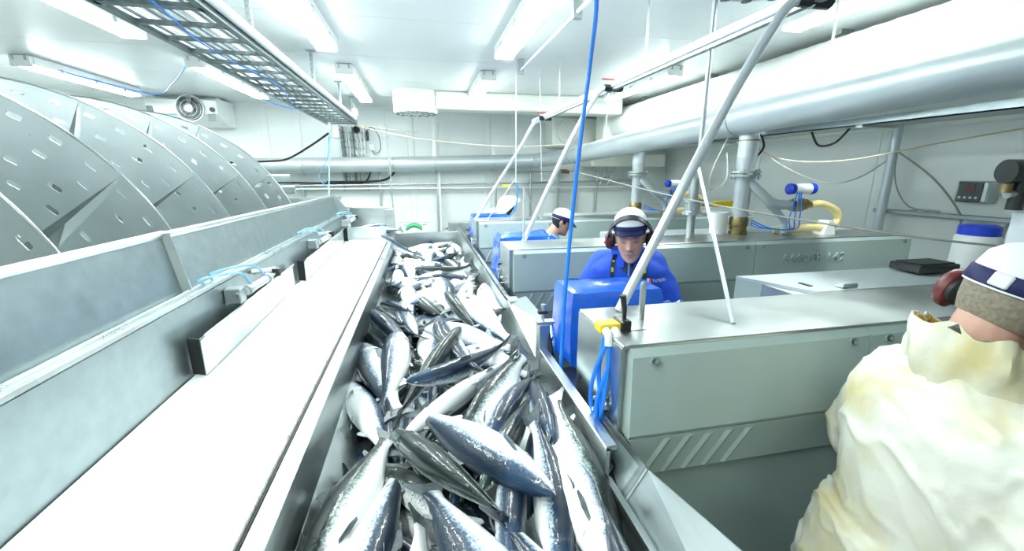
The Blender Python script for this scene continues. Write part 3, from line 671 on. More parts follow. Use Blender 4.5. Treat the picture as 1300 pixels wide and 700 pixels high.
gate(3.12, 4.85, 3.5, 'small air cylinder with pale blue hoses on the second gate of the belt')
gate(4.95, 5.08, 4.95, 'small air cylinder at the far corner where the belt ends')

# far cross trough with a few fish behind the belt end
t = thing('cross_trough', 'steel cross trough with an upright end post behind the belt', 'trough', (-.6, 5.7, FLOOR))
MB().box(-.9, -.42, 5.6, 5.62, -.95, -.42, .003).build('rear_wall', 'steel', t, smooth=0)
MB().box(-1.0, -.42, 5.55, 5.66, -.43, -.415, .003).build('rear_lip', 'steel', t, smooth=0)
MB().sheet([(-1.0, 5.3, -.50), (-.80, 5.3, -.50), (-1.0, 5.3, -.25)], .008).build('gusset', 'steel', t, smooth=0)
MB().box(-1.0, -.42, YE + .04, 5.6, -.82, -.78).build('trough_floor', 'steel', t, smooth=0)
MB().box(-.46, -.36, 5.5, 5.66, -1.2, -.44, .004).build('end_post', 'steel_dull', t, smooth=0)
MB().box(-.9, -.4, YE + .1, 5.6, FLOOR, -1.2).build('base', 'steel_dull', t, smooth=0)
t = thing('drive_motor', 'small motor with green cover behind the fish trough', 'motor', (-.1, 6.6, -.95))
MB().box(-.35, .12, 6.5, 6.9, FLOOR, -1.02).build('pedestal', 'steel_dull', t, smooth=0)
MB().cyl((-.30, 6.7, -.90), (.05, 6.7, -.90), .12, n=20).build('housing', 'plastic_white', t)
MB().tube([(-.14 + .12 * math.cos(a), 6.62, -.90 + .12 * math.sin(a)) for a in [PI * i / 10 for i in range(11)]], .035, 8).build('cover_arch', 'green', t)
MB().cyl((-.34, 6.7, -.93), (-.30, 6.7, -.93), .06).build('end_bell', 'green', t)
MB().box(-.36, .1, 6.6, 6.8, -.74, -.70, .01).build('terminal_box', 'plastic_white', t)
MB().box(.40, 1.5, 6.85, 6.95, FLOOR, -.78, .005).build('back_panel', 'steel_dull', smooth=0)
tag(bpy.data.objects['back_panel'], 'low grey steel cabinet panel behind the trough end', 'panel')

# ================================================================== FISH TROUGH
TFZ = -1.17
tr = thing('fish_trough', 'long stainless steel trough holding the pile of salmon', 'trough', (.05, 3.2, FLOOR))
MB().box(-.405, -.392, .1, 6.25, TFZ, BZ - .012).build('left_wall', 'steel_brushed', tr, smooth=0)
MB().box(-.405, -.355, .1, 5.3, BZ - .014, BZ - .004, .003).build('left_lip', 'steel', tr, smooth=0)
MB().sheet([(-.393, .1, -1.02), (-.393, 6.2, -1.02), (-.27, 6.2, TFZ + .01), (-.27, .1, TFZ + .01)], .006).build('left_slope', 'steel', tr, smooth=0)
MB().box(-.40, .52, .1, 6.25, TFZ - .01, TFZ).build('trough_floor', 'steel_dull', tr, smooth=0)
MB().box(.495, .505, 2.45, 6.25, TFZ, -.79).build('right_wall', 'steel_brushed', tr, smooth=0)
MB().box(.488, .535, 2.45, 6.25, -.80, -.79, .003).build('right_lip', 'steel', tr, smooth=0)
MB().box(.49, .502, .98, 1.74, TFZ, -.78).box(.49, .502, .1, .98, TFZ, -.88).build('right_wall', 'steel_brushed', tr, smooth=0)
MB().box(.487, .525, .98, 1.74, -.79, -.775, .003).build('right_lip', 'steel', tr, smooth=0)
MB().sheet([(.497, 1.74, TFZ), (.497, 2.46, TFZ), (.497, 2.46, -.78), (.497, 1.74, -.86)], .008).build('right_wall', 'steel_brushed', tr, smooth=0)
MB().sheet([(.500, 1.76, -.86), (.500, 2.46, -.79), (.60, 2.40, -.74), (.60, 1.80, -.74)], .008).build('deflector', 'steel', tr, smooth=0)
MB().box(.50, .56, 2.40, 2.50, -.79, -.765).build('deflector_flap', 'steel_dull', tr, smooth=0)
MB().box(.487, .535, 1.70, 1.76, -.9, -.665, .004).build('corner_post', 'steel', tr, smooth=0)
MB().box(-.40, .53, 6.2, 6.215, TFZ, -.84).build('end_wall', 'steel', tr, smooth=0)
MB().box(-.40, .53, 6.19, 6.235, -.85, -.84, .003).build('end_lip', 'steel', tr, smooth=0)
MB().box(-.40, .53, .08, .1, TFZ, -.8).build('end_wall', 'steel', tr, smooth=0)
for yy in (.5, 2.4, 4.3, 6.1):
    for x in (-.34, .46): MB().box(x - .03, x + .03, yy - .03, yy + .03, FLOOR, TFZ - .01).build('leg', 'steel_dull', tr, smooth=0)
# curved splash guard at the near right
g = thing('splash_guard', 'bent stainless splash guard in front of the nearest machine', 'guard', (.56, .8, FLOOR))
MB().sheet([(.548, 1.165, -.765), (.578, .90, -.80), (.506, .90, -.92), (.506, 1.165, -.92)], .005).build('guard_sheet', 'steel_brushed', g, smooth=0)
MB().sheet([(.578, .90, -.80), (.645, .62, -.80), (.72, .25, -.83), (.506, .25, -.92), (.506, .90, -.92)], .005).build('guard_sheet', 'steel_brushed', g, smooth=0)
MB().tube([(.578, .90, -.80), (.506, .90, -.92)], .008, 8).build('fold', 'steel_dull', g)
MB().sheet([(.490, .98, -.878), (.508, .98, -.878), (.508, .12, -.878), (.490, .12, -.878)], .006).build('inner_rim', 'steel_dull', g, smooth=0)
MB().box(.51, .53, .3, 1.15, FLOOR, -.92).build('foot', 'steel_dull', g, smooth=0)

# ================================================================== SALMON
def fish_meshes(bend_lat, bend_dv, bodymat):
    XS = [0, .006, .02, .045, .075, .11, .15, .185, .200, .210, .24, .28, .33, .39, .45, .51, .57, .63, .69, .75, .80, .84, .875, .905, .93]
    def ip(x, T, V):
        for i in range(len(T) - 1):
            if x <= T[i + 1]: f = (x - T[i]) / (T[i + 1] - T[i]); return V[i] + (V[i + 1] - V[i]) * f
        return V[-1]
    T = [0, .02, .06, .12, .2, .3, .4, .5, .6, .7, .8, .87, .93]
    top = [.004, .022, .041, .060, .082, .100, .109, .106, .093, .073, .050, .037, .042]
    bot = [.004, .020, .041, .064, .088, .106, .116, .113, .098, .074, .048, .035, .042]
    wid = [.004, .021, .037, .050, .060, .067, .070, .067, .057, .043, .028, .016, .007]
    N = 24
    def bent(p):
        x, y, z = p; s = x - .42
        k1 = bend_lat; k2 = bend_dv
        return Vector((x - .5 * (k1 * k1 + k2 * k2) * s ** 3 / 3, y + .5 * k1 * s * s + (.35 * k1 * s ** 3), z + .5 * k2 * s * s))
    bm = bmesh.new(); uvl = bm.loops.layers.uv.new('UVMap'); rings = []; info = {}
    for x in XS:
        t_, b_, w_ = ip(x, T, top), ip(x, T, bot), ip(x, T, wid)
        if .19 < x < .205: t_ *= 1.015; b_ *= 1.03; w_ *= 1.08
        if abs(x - .21) < .002: w_ *= .91; b_ *= .96
        ring = []
        for k in range(N):
            a = 2 * PI * k / N          # 0 = back
            y = w_ * math.sin(a); z = (t_ if math.cos(a) > 0 else b_) * math.cos(a)
            y *= 1 - .10 * (abs(math.cos(a)) ** 6)
            v_ = (1 - math.cos(a)) / 2
            if .01 < x < .11:            # mouth slit
                d = abs(v_ - (.60 + .5 * x)); y *= 1 - .35 * max(0, 1 - d / .06) * (1 - x / .115)
            v = bm.verts.new(bent((x, y, z))); info[v] = (x, v_); ring.append(v)
        rings.append(ring)
    for a, b2 in zip(rings[:-1], rings[1:]):
        for i in range(N): bm.faces.new((a[i], a[(i + 1) % N], b2[(i + 1) % N], b2[i]))
    bm.faces.new(rings[0][::-1]); bm.faces.new(rings[-1])
    bmesh.ops.recalc_face_normals(bm, faces=bm.faces)
    for f in bm.faces:
        f.smooth = True
        for l in f.loops: l[uvl].uv = info[l.vert]
    body = bpy.data.meshes.new('body'); bm.to_mesh(body); bm.free(); body.materials.append(MATS[bodymat])
    def fin(name, pts, th, mm):
        m_ = MB(); pts = [Vector(p) for p in pts]
        c = sum(pts, Vector()) / len(pts); nrm = (pts[1] - pts[0]).cross(pts[-1] - pts[0]).normalized() * th
        m_.loft([[bent(p - nrm) for p in pts], [bent(p + nrm) for p in pts]])
        me = m_.mesh(name, smooth=0); me.materials.append(MATS[mm]); return me
    P = {'body': body}
    P['tail_fin'] = fin('tail_fin', [(.915, 0, .036), (.955, 0, .062), (1.0, 0, .088), (1.012, 0, .084), (.995, 0, .045), (.988, 0, 0), (.995, 0, -.045), (1.012, 0, -.084), (1.0, 0, -.088), (.955, 0, -.062), (.915, 0, -.036)], .003, 'salmon_fin')
    P['dorsal_fin'] = fin('dorsal_fin', [(.40, 0, .10), (.43, .004, .148), (.455, .008, .15), (.52, .006, .125), (.53, 0, .098)], .002, 'salmon_fin')
    P['adipose_fin'] = fin('adipose_fin', [(.755, 0, .055), (.78, 0, .08), (.80, 0, .078), (.79, 0, .05)], .003, 'salmon_fin')
    P['anal_fin'] = fin('anal_fin', [(.68, 0, -.072), (.70, 0, -.115), (.72, 0, -.115), (.765, 0, -.055)], .002, 'salmon_fin_pale')
    for s_, nm in ((1, 'pectoral_fin'), (-1, 'pectoral_fin.r')):
        P[nm] = fin('pectoral_fin', [(.215, s_ * .046, -.045), (.225, s_ * .056, -.038), (.29, s_ * .078, -.05), (.325, s_ * .08, -.062), (.315, s_ * .077, -.072), (.26, s_ * .062, -.066)], .002, 'salmon_fin')
        P['pelvic_fin' + ('.r' if s_ < 0 else '')] = fin('pelvic_fin', [(.53, s_ * .022, -.104), (.56, s_ * .035, -.118), (.59, s_ * .04, -.125), (.585, s_ * .026, -.112)], .002, 'salmon_fin_pale')
        m_ = MB(); c = bent((.058, s_ * .0305, .012)); m_.ell(c, (.0125, .0055, .0125), nu=10, nv=6); me = m_.mesh('eye'); me.materials.append(MATS['fish_iris']); P['eye' + ('.r' if s_ < 0 else '')] = me
        m_ = MB(); c = bent((.058, s_ * .0345, .012)); m_.ell(c, (.0068, .0036, .0068), nu=8, nv=5); me = m_.mesh('pupil'); me.materials.append(MATS['fish_pupil']); P['pupil' + ('.r' if s_ < 0 else '')] = me
        m_ = MB(); m_.tube([bent((.188, s_ * .047, .035)), bent((.203, s_ * .058, .0)), bent((.200, s_ * .050, -.05)), bent((.18, s_ * .022, -.078))], .0013, 5, smooth=3)
        me = m_.mesh('gill_edge'); me.materials.append(MATS['gill_red' if bodymat == 'salmon_green' else 'gill_edge']); P['gill_edge' + ('.r' if s_ < 0 else '')] = me
    m_ = MB(); m_.tube([bent((.012, -.0125, -.006)), bent((.003, 0, -.004)), bent((.012, .0125, -.006))], .003, 5); me = m_.mesh('mouth'); me.materials.append(MATS['mouth_dark']); P['mouth'] = me
    return P
BENDS = [(0.0, 0), (.45, .05), (-.5, .1), (.25, .55), (-.2, -.4)]
KITS = {}
def kit(bi, mm):
    if (bi, mm) not in KITS: KITS[(bi, mm)] = fish_meshes(*BENDS[bi], mm)
    return KITS[(bi, mm)]
FISH = [  # kind, head xyz, tail xyz, length, roll, bend
('u',0.174,1.034,-1.117, -0.338,1.407,-1.147, 0.63,-80,3),
('u',-0.150,2.835,-1.125, -0.129,2.227,-1.141, 0.61,80,2),
('u',0.184,1.328,-1.110, -0.225,1.781,-1.144, 0.61,-59,4),
('u',-0.296,3.537,-1.125, -0.011,2.993,-1.140, 0.61,-80,2),
('u',-0.207,0.607,-1.119, -0.247,1.229,-1.132, 0.62,-119,0),
('u',-0.335,2.797,-1.137, 0.263,2.986,-1.120, 0.63,-80,0),
('u',-0.182,1.436,-1.115, -0.224,2.100,-1.129, 0.67,119,2),
('u',-0.255,3.109,-1.139, 0.348,3.179,-1.098, 0.61,80,1),
('u',0.124,2.065,-1.118, -0.332,2.546,-1.141, 0.66,-80,0),
('u',-0.146,3.526,-1.144, 0.321,3.130,-1.101, 0.61,100,1),
('u',0.228,2.338,-1.098, -0.276,2.725,-1.125, 0.63,80,3),
('u',-0.228,1.170,-1.128, 0.227,0.718,-1.114, 0.64,-119,3),
('u',-0.120,2.070,-1.142, 0.258,1.603,-1.113, 0.60,80,3),
('u',0.322,2.833,-1.086, -0.250,2.581,-1.137, 0.62,-100,0),
('u',-0.227,3.647,-1.112, 0.027,3.011,-1.106, 0.68,80,4),
('u',-0.241,2.026,-1.112, -0.319,2.708,-1.129, 0.69,-59,0),
('u',-0.099,2.141,-1.126, -0.107,1.533,-1.124, 0.61,-100,2),
('u',-0.229,3.492,-1.090, -0.159,2.821,-1.131, 0.67,-80,0),
('u',0.364,3.215,-1.070, -0.173,2.761,-1.125, 0.70,-80,0),
('u',-0.268,1.592,-1.125, -0.248,0.898,-1.109, 0.69,59,2),
('u',-0.007,1.705,-1.093, 0.077,2.375,-1.108, 0.68,-100,2),
('u',0.179,2.475,-1.074, -0.336,2.855,-1.116, 0.64,-59,2),
('u',-0.096,1.977,-1.079, -0.123,1.361,-1.132, 0.62,80,0),
('u',-0.226,0.900,-1.119, 0.365,0.705,-1.090, 0.62,80,0),
('u',-0.149,1.278,-1.088, -0.145,0.663,-1.109, 0.61,-100,2),
('u',-0.253,2.833,-1.084, -0.042,2.168,-1.100, 0.70,-59,0),
('u',-0.088,1.601,-1.093, 0.196,1.008,-1.120, 0.66,80,0),
('u',0.050,1.156,-1.101, 0.268,0.584,-1.089, 0.61,-80,0),
('u',-0.276,0.501,-1.101, -0.301,1.136,-1.091, 0.64,-119,1),
('u',-0.135,2.393,-1.093, -0.172,1.783,-1.112, 0.61,29,2),
('u',0.418,3.420,-1.065, -0.253,3.176,-1.104, 0.71,-80,4),
('u',-0.217,2.716,-1.088, 0.345,2.957,-1.099, 0.61,-80,3),
('u',-0.248,1.453,-1.092, 0.229,0.927,-1.074, 0.71,-59,0),
('u',0.167,2.614,-1.082, 0.352,1.965,-1.064, 0.67,-80,0),
('u',0.061,3.888,-1.131, -0.324,4.349,-1.146, 0.60,-80,2),
('u',-0.153,5.363,-1.139, 0.181,5.871,-1.132, 0.61,100,0),
('u',-0.214,4.108,-1.125, 0.111,4.700,-1.142, 0.68,-80,1),
('u',-0.258,5.272,-1.129, -0.267,4.646,-1.145, 0.63,80,4),
('u',-0.278,3.600,-1.132, 0.122,4.056,-1.144, 0.61,-100,4),
('u',-0.330,5.698,-1.140, 0.264,5.975,-1.124, 0.65,-100,2),
('u',-0.106,5.022,-1.131, -0.094,4.312,-1.126, 0.71,100,0),
('u',-0.172,5.460,-1.146, 0.267,5.040,-1.122, 0.61,-80,4),
('u',0.264,5.656,-1.097, -0.280,5.241,-1.149, 0.68,-80,0),
('u',-0.309,3.941,-1.121, -0.163,4.573,-1.138, 0.65,100,0),
('u',-0.003,4.979,-1.115, 0.028,4.264,-1.122, 0.72,-59,2),
('u',-0.322,4.849,-1.134, -0.059,4.263,-1.117, 0.64,59,4),
('u',-0.311,5.798,-1.123, -0.251,5.107,-1.124, 0.69,-59,2),
('u',0.327,4.048,-1.086, -0.269,3.818,-1.150, 0.64,-59,0),
('u',0.181,5.958,-1.112, -0.178,5.473,-1.148, 0.60,-100,3),
('u',-0.169,5.052,-1.119, -0.076,5.670,-1.117, 0.62,-100,3),
('u',-0.028,5.301,-1.124, 0.166,4.663,-1.129, 0.67,100,1),
('u',0.016,3.882,-1.092, -0.031,4.534,-1.112, 0.65,160,3),
('f',0.061,4.789,-0.993, 0.260,4.252,-1.008, 0.57,-80,1),
('f',-0.083,4.012,-0.993, 0.336,4.400,-1.008, 0.57,80,4),
('f',0.128,5.433,-0.993, 0.275,4.874,-1.007, 0.58,-80,0),
('f',-0.225,5.004,-0.992, -0.150,4.418,-1.007, 0.59,100,1),
('f',-0.131,3.211,-0.994, 0.234,3.641,-1.008, 0.56,80,0),
('f',0.153,4.333,-0.989, 0.419,3.803,-1.010, 0.59,80,4),
('f',0.228,4.860,-0.992, 0.345,4.282,-1.007, 0.59,80,0),
('f',-0.253,3.478,-0.991, 0.062,3.987,-1.006, 0.60,80,3),
('f',-0.307,5.414,-0.993, -0.032,4.912,-1.008, 0.57,100,0),
('f',-0.141,3.717,-0.983, 0.375,4.046,-1.009, 0.61,-100,0),
('f',-0.230,5.799,-0.998, -0.299,5.223,-1.000, 0.58,-100,0),
('f',0.407,3.637,-0.992, 0.370,4.226,-1.007, 0.59,80,3),
('f',0.316,6.030,-0.994, 0.369,5.463,-1.008, 0.57,80,0),
('f',-0.105,3.494,-0.996, 0.420,3.722,-1.004, 0.57,-80,0),
('f',-0.271,3.885,-0.992, 0.330,4.007,-0.997, 0.61,80,0),
('f',0.162,3.209,-0.989, 0.373,3.745,-0.999, 0.58,59,0),
('f',-0.021,5.452,-0.991, 0.006,4.856,-1.006, 0.60,100,2),
('f',-0.120,4.803,-0.981, -0.193,4.212,-1.008, 0.60,100,3),
('f',0.128,5.927,-0.991, 0.098,5.287,-1.000, 0.64,80,4),
('f',0.097,4.764,-0.989, 0.455,5.207,-1.001, 0.57,59,1),
('f',-0.278,4.319,-0.981, -0.269,3.660,-0.995, 0.66,119,1),
('f',0.334,5.544,-1.000, 0.325,4.953,-0.994, 0.59,100,1),
('f',-0.336,5.119,-0.983, -0.303,4.491,-0.997, 0.63,119,0),
('f',-0.037,4.552,-0.984, 0.099,3.947,-0.983, 0.62,80,0),
('f',-0.326,5.206,-0.982, 0.155,4.808,-0.995, 0.62,80,2),
('f',0.362,4.175,-0.988, -0.045,4.616,-1.004, 0.60,100,0),
('f',-0.154,3.699,-0.970, -0.114,3.049,-1.010, 0.65,-100,1),
('f',-0.315,5.733,-0.972, -0.292,5.115,-0.982, 0.62,-100,1),
('f',0.261,4.105,-0.990, 0.273,3.527,-1.010, 0.58,80,3),
('f',0.134,5.937,-0.988, -0.298,5.400,-0.981, 0.69,80,0),
('f',0.365,5.878,-0.972, 0.442,5.207,-1.011, 0.68,100,0),
('f',0.391,4.042,-0.985, 0.430,4.640,-1.000, 0.60,-119,2),
('f',0.100,5.303,-0.975, 0.035,4.604,-0.985, 0.70,-80,1),
('f',-0.217,4.618,-0.967, -0.128,3.988,-1.008, 0.64,100,2),
('f',-0.268,5.420,-0.979, 0.335,5.407,-0.992, 0.60,-100,2),
('f',0.081,5.627,-0.961, 0.393,6.109,-1.004, 0.57,-119,4),
('f',0.305,3.944,-0.981, 0.234,3.357,-0.982, 0.59,-100,1),
('f',-0.192,5.029,-0.957, -0.216,5.644,-0.986, 0.61,-100,4),
('f',0.231,3.513,-0.967, -0.281,3.216,-0.981, 0.59,80,4),
('f',-0.056,4.834,-0.999, 0.075,4.257,-0.969, 0.59,-100,1),
('f',0.343,5.524,-0.964, 0.323,4.938,-0.977, 0.59,-100,3),
('f',0.053,3.459,-0.968, 0.203,4.041,-0.988, 0.60,-59,1),
('f',0.211,3.055,-0.965, 0.407,3.735,-0.973, 0.71,-80,2),
('f',0.435,4.136,-0.957, -0.210,3.984,-0.995, 0.66,100,0),
('h37b',-0.019,4.081,-1.023, 0.465,3.599,-0.924, 0.68,28,0),
('h37',-0.108,4.399,-1.019, 0.465,3.785,-0.921, 0.84,25,3),
('h39',-0.397,4.493,-1.025, -0.146,5.078,-1.037, 0.64,28,1),
('h40',-0.375,4.688,-0.966, 0.165,4.425,-0.980, 0.60,160,0),
('h36',-0.374,4.085,-1.016, 0.100,3.577,-1.026, 0.69,165,1),
('h38',-0.038,3.300,-1.013, 0.465,3.626,-0.909, 0.60,-150,0),
('h35',0.112,3.568,-0.890, 0.153,2.729,-0.913, 0.84,-75,0),
('h34',0.459,3.323,-0.919, 0.465,2.504,-0.941, 0.82,-90,2),
('h31',-0.139,3.626,-1.018, 0.164,2.843,-1.021, 0.84,80,0),
('h32',0.135,3.014,-0.855, 0.320,2.361,-0.963, 0.68,35,0),
('h33',0.213,2.871,-0.835, 0.465,2.159,-0.945, 0.76,150,0),
('h29',-0.223,3.255,-1.019, -0.092,2.425,-1.037, 0.84,60,1),
('h30',0.031,2.788,-1.025, -0.033,2.089,-1.043, 0.70,-80,1),
('h21',0.194,2.225,-0.972, 0.465,1.690,-0.924, 0.60,150,0),
('h20',-0.023,2.602,-0.977, 0.465,2.022,-0.930, 0.76,172,0),
('h19',0.044,2.419,-0.861, 0.201,1.640,-0.919, 0.79,50,1),
('h15',0.042,1.117,-1.025, 0.304,1.657,-0.971, 0.60,10,0),
('h12',0.247,0.966,-0.966, 0.465,1.525,-0.924, 0.60,5,0),
('h14',-0.010,1.367,-1.025, 0.418,1.788,-0.912, 0.60,28,2),
('h13',-0.053,1.481,-1.022, 0.407,1.866,-0.897, 0.60,28,2),
('h45',0.157,0.759,-0.915, 0.286,1.345,-0.918, 0.60,25,0),
('h46',0.127,1.016,-0.888, 0.425,1.537,-0.892, 0.60,15,0),
('h47',0.272,0.688,-0.944, 0.381,1.278,-0.858, 0.60,40,1),
('h48',0.378,1.123,-0.850, 0.441,1.758,-0.930, 0.64,20,0),
('h7',-0.075,0.423,-1.023, -0.049,1.123,-1.036, 0.70,140,0),
('h8',0.411,0.268,-0.921, 0.160,0.942,-0.890, 0.72,-60,0),
('h6',0.220,0.419,-0.856, -0.036,1.155,-0.947, 0.78,-75,0),
('h16',-0.114,1.460,-0.975, 0.403,1.765,-0.823, 0.60,-150,0),
('h28',-0.366,3.364,-1.026, -0.106,2.823,-0.936, 0.60,32,0),
('h27',-0.380,3.064,-1.007, -0.119,2.521,-0.927, 0.60,32,0),
('h26',-0.369,2.778,-0.890, -0.067,2.174,-0.958, 0.68,32,0),
('h25',-0.397,2.723,-1.030, -0.129,2.186,-1.042, 0.60,32,0),
('h23',-0.403,2.069,-1.041, -0.170,1.447,-1.058, 0.66,-100,0),
('h22',-0.396,2.508,-1.014, -0.145,1.706,-1.042, 0.84,95,0),
('h18',0.171,2.144,-0.810, -0.157,1.547,-0.970, 0.68,-25,0),
('h24',-0.171,2.469,-0.906, -0.184,1.748,-0.997, 0.72,70,2),
('h17',-0.109,1.635,-0.868, 0.420,2.011,-0.912, 0.65,28,3),
('h11',0.147,1.232,-0.910, 0.465,1.741,-0.870, 0.60,50,2),
('h10',0.078,1.337,-0.968, 0.465,1.796,-0.812, 0.60,-45,0),
('h43',0.432,0.730,-0.970, 0.445,1.390,-0.810, 0.66,60,0),
('h42',0.335,0.233,-0.909, 0.447,0.924,-0.871, 0.70,-20,0),
('h4',-0.267,0.728,-1.038, -0.122,1.412,-1.056, 0.70,80,0),
('h3',-0.353,0.889,-1.021, -0.172,1.586,-1.037, 0.72,-72,0),
('h5',0.383,0.656,-0.899, 0.417,1.395,-0.881, 0.74,105,0),
('h2',-0.155,1.499,-0.980, 0.191,0.876,-0.876, 0.71,34,0),
('h1',0.303,0.882,-0.819, -0.072,1.620,-0.961, 0.83,-100,0),
]

HERO = {
 'h1': ('large silver salmon lying slantwise on top of the near pile, blue speckled back', 'salmon_blue'),
 'h2': ('dark green-backed salmon squeezed beside the large silver one, tail fanned', 'salmon_green'),
 'h3': ('plump salmon with speckled shoulder and eye against the near belt wall', 'salmon_green'),
 'h4': ('white-bellied salmon with blue back pressed against the plump speckled one', 'salmon_blue'),
 'h5': ('white-bellied salmon with a dark side fin by the splash guard', 'salmon_pale'),
 'h6': ('blue-speckled salmon half under the tail of the dark green one', 'salmon_blue'),
 'h7': ('pale salmon belly wedged between two larger fish at the near end', 'salmon_pale'),
 'h8': ('speckled blue salmon below the tail of the dark green fish', 'salmon_blue'),
 'h10': ('greenish salmon with open mouth leaning on the trough post side', 'salmon_green'),
 'h11': ('curved dark salmon next to the open-mouthed one by the right trough wall', 'salmon_blue'),
 'h12': ('dark blue salmon back sunk beneath the large silver fish', 'salmon_blue'),
 'h13': ('dark salmon back shining under the belly-up fish, upper of two', 'salmon_green'),
 'h14': ('dark salmon back shining under the belly-up fish, lower of two', 'salmon_blue'),
 'h15': ('narrow dark salmon back in the gap beside the large silver fish', 'salmon_blue'),
 'h16': ('white belly-up salmon under the curved dark fish', 'salmon_pale'),
 'h17': ('curved dark-backed salmon lying on top with its thin tail raised', 'salmon_blue'),
 'h18': ('grey-green salmon head with red gill edge under the curved dark fish', 'salmon_green'),
 'h19': ('blue-backed salmon behind the head with the red gill edge', 'salmon_blue'),
 'h20': ('long white belly-up salmon reaching to the trough post', 'salmon_pale'),
 'h21': ('white salmon belly pushed against the trough corner post', 'salmon_pale'),
 'h22': ('broad white-flanked salmon with blue back edge along the left trough wall', 'salmon_blue'),
 'h23': ('white salmon with gill slit lying in the steel corner by the left wall', 'salmon_pale'),
 'h24': ('upright-looking salmon with grey back and frayed tail beside the broad white one', 'salmon_blue'),
 'h25': ('dark-backed salmon pointing at the left wall, nearest of a row of four', 'salmon_blue'),
 'h26': ('dark-backed salmon pointing at the left wall, second of a row of four', 'salmon_blue'),
 'h27': ('dark-backed salmon pointing at the left wall, third of a row of four', 'salmon_green'),
 'h28': ('dark-backed salmon pointing at the left wall, last of a row of four', 'salmon_blue'),
 'h42': ('dark blue salmon at the foot of the splash guard', 'salmon_blue'),
 'h43': ('speckled salmon back squeezed between the white-bellied fish and the right wall', 'salmon_green'),
 'h45': ('dark blue salmon back below the head of the large silver fish', 'salmon_blue'),
 'h46': ('dark green salmon back between the curved fish and the large silver one', 'salmon_green'),
 'h47': ('blue salmon sunk beside the white-bellied fish with the dark side fin', 'salmon_blue'),
 'h48': ('dark salmon tail end squeezed under the curved dark fish by the right wall', 'salmon_blue'),
 'h33': ('white belly salmon with a black tail against the right trough wall', 'salmon_pale'),
 'h37': ('long dark salmon back lying crosswise in the middle of the trough', 'salmon_green'),
}
SHARE = {'h': ('{} salmon in the middle of the trough', 'salmon in the middle of the pile'),
         'f': ('{} salmon in the far heap of the trough', 'salmon in the far heap'),
         'u': ('{} salmon mostly buried under other fish', 'salmon buried in the pile')}
rnd = random.Random(11)
def place_fish(name, A, B, L, roll, bi, mm, label, group, deep=1.0):
    A, B = Vector(A), Vector(B); d = (B - A).normalized()
    side = d.cross(Vector((0, 0, 1))).normalized(); up = side.cross(d)
    ph = R(roll); dors = up * math.cos(ph) + side * math.sin(ph); lat = dors.cross(d)
    M = Matrix((d, lat, dors)).transposed().to_4x4(); M.translation = A
    root = bpy.data.objects.new('salmon', None); COL.objects.link(root); root.empty_display_size = .1
    root.matrix_world = M @ Matrix.Diagonal((L, L, L * deep, 1))
    tag(root, label, 'fish', group)
    K = kit(bi, mm); eyes = {}
    for nm, me in K.items():
        base = nm.split('.')[0]
        if base == 'pupil': continue
        if name == 'u' and base in ('eye', 'mouth', 'gill_edge', 'anal_fin', 'adipose_fin', 'pelvic_fin'): continue
        o = inst(base, me, root)
        if base == 'eye': inst('pupil', K['pupil' + nm[3:]], o)
    return root
for (kd, ax, ay, az, bx, by, bz, L, roll, bi) in FISH:
    if kd == 'u': roll = roll % 70 - 35  # buried fish lie back-up; their dark skins stand in for shade in gaps
    k0 = kd[0] if kd not in HERO else kd
    if kd in HERO: lb, mm = HERO[kd]; gr = 'salmon in the trough'
    else:
        lb, gr = SHARE[k0]; mm = rnd.choice(['salmon_blue', 'salmon_pale', 'salmon_blue', 'salmon_pale', 'salmon_green']) if abs(roll) > 45 else rnd.choice(['salmon_blue', 'salmon_green'])
        look = {'salmon_blue': 'blue-backed', 'salmon_green': 'green-backed', 'salmon_pale': 'pale silver'}[mm] + (' belly-up' if abs(roll) > 125 else ' flank-up' if abs(roll) > 45 else ' back-up') + (' curved' if bi in (1, 2, 3, 4) else ' straight')
        lb = lb.format(look); gr = gr + ', ' + look
    place_fish(k0 if k0 in 'hfu' else 'h', (ax, ay, az), (bx, by, bz), L, roll, bi, mm, lb, gr, .84 if kd in ('h1', 'h17', 'h5') else 1.0)
place_fish('h', (-.50, 5.0, -.70), (-.22, 4.72, -.84), .56, 0, 1, 'salmon_blue', 'dark salmon sliding over the corner where the belt ends', 'salmon in the trough')
place_fish('h', (-.85, 5.34, -.72), (-.48, 5.42, -.70), .6, 120, 0, 'salmon_pale', 'pale salmon lying in the cross trough behind the belt, white flank up', 'salmon in the trough')
place_fish('h', (-.45, 5.45, -.62), (-.85, 5.25, -.68), .55, -100, 1, 'salmon_pale', 'salmon head resting by the end post of the cross trough', 'salmon in the trough')

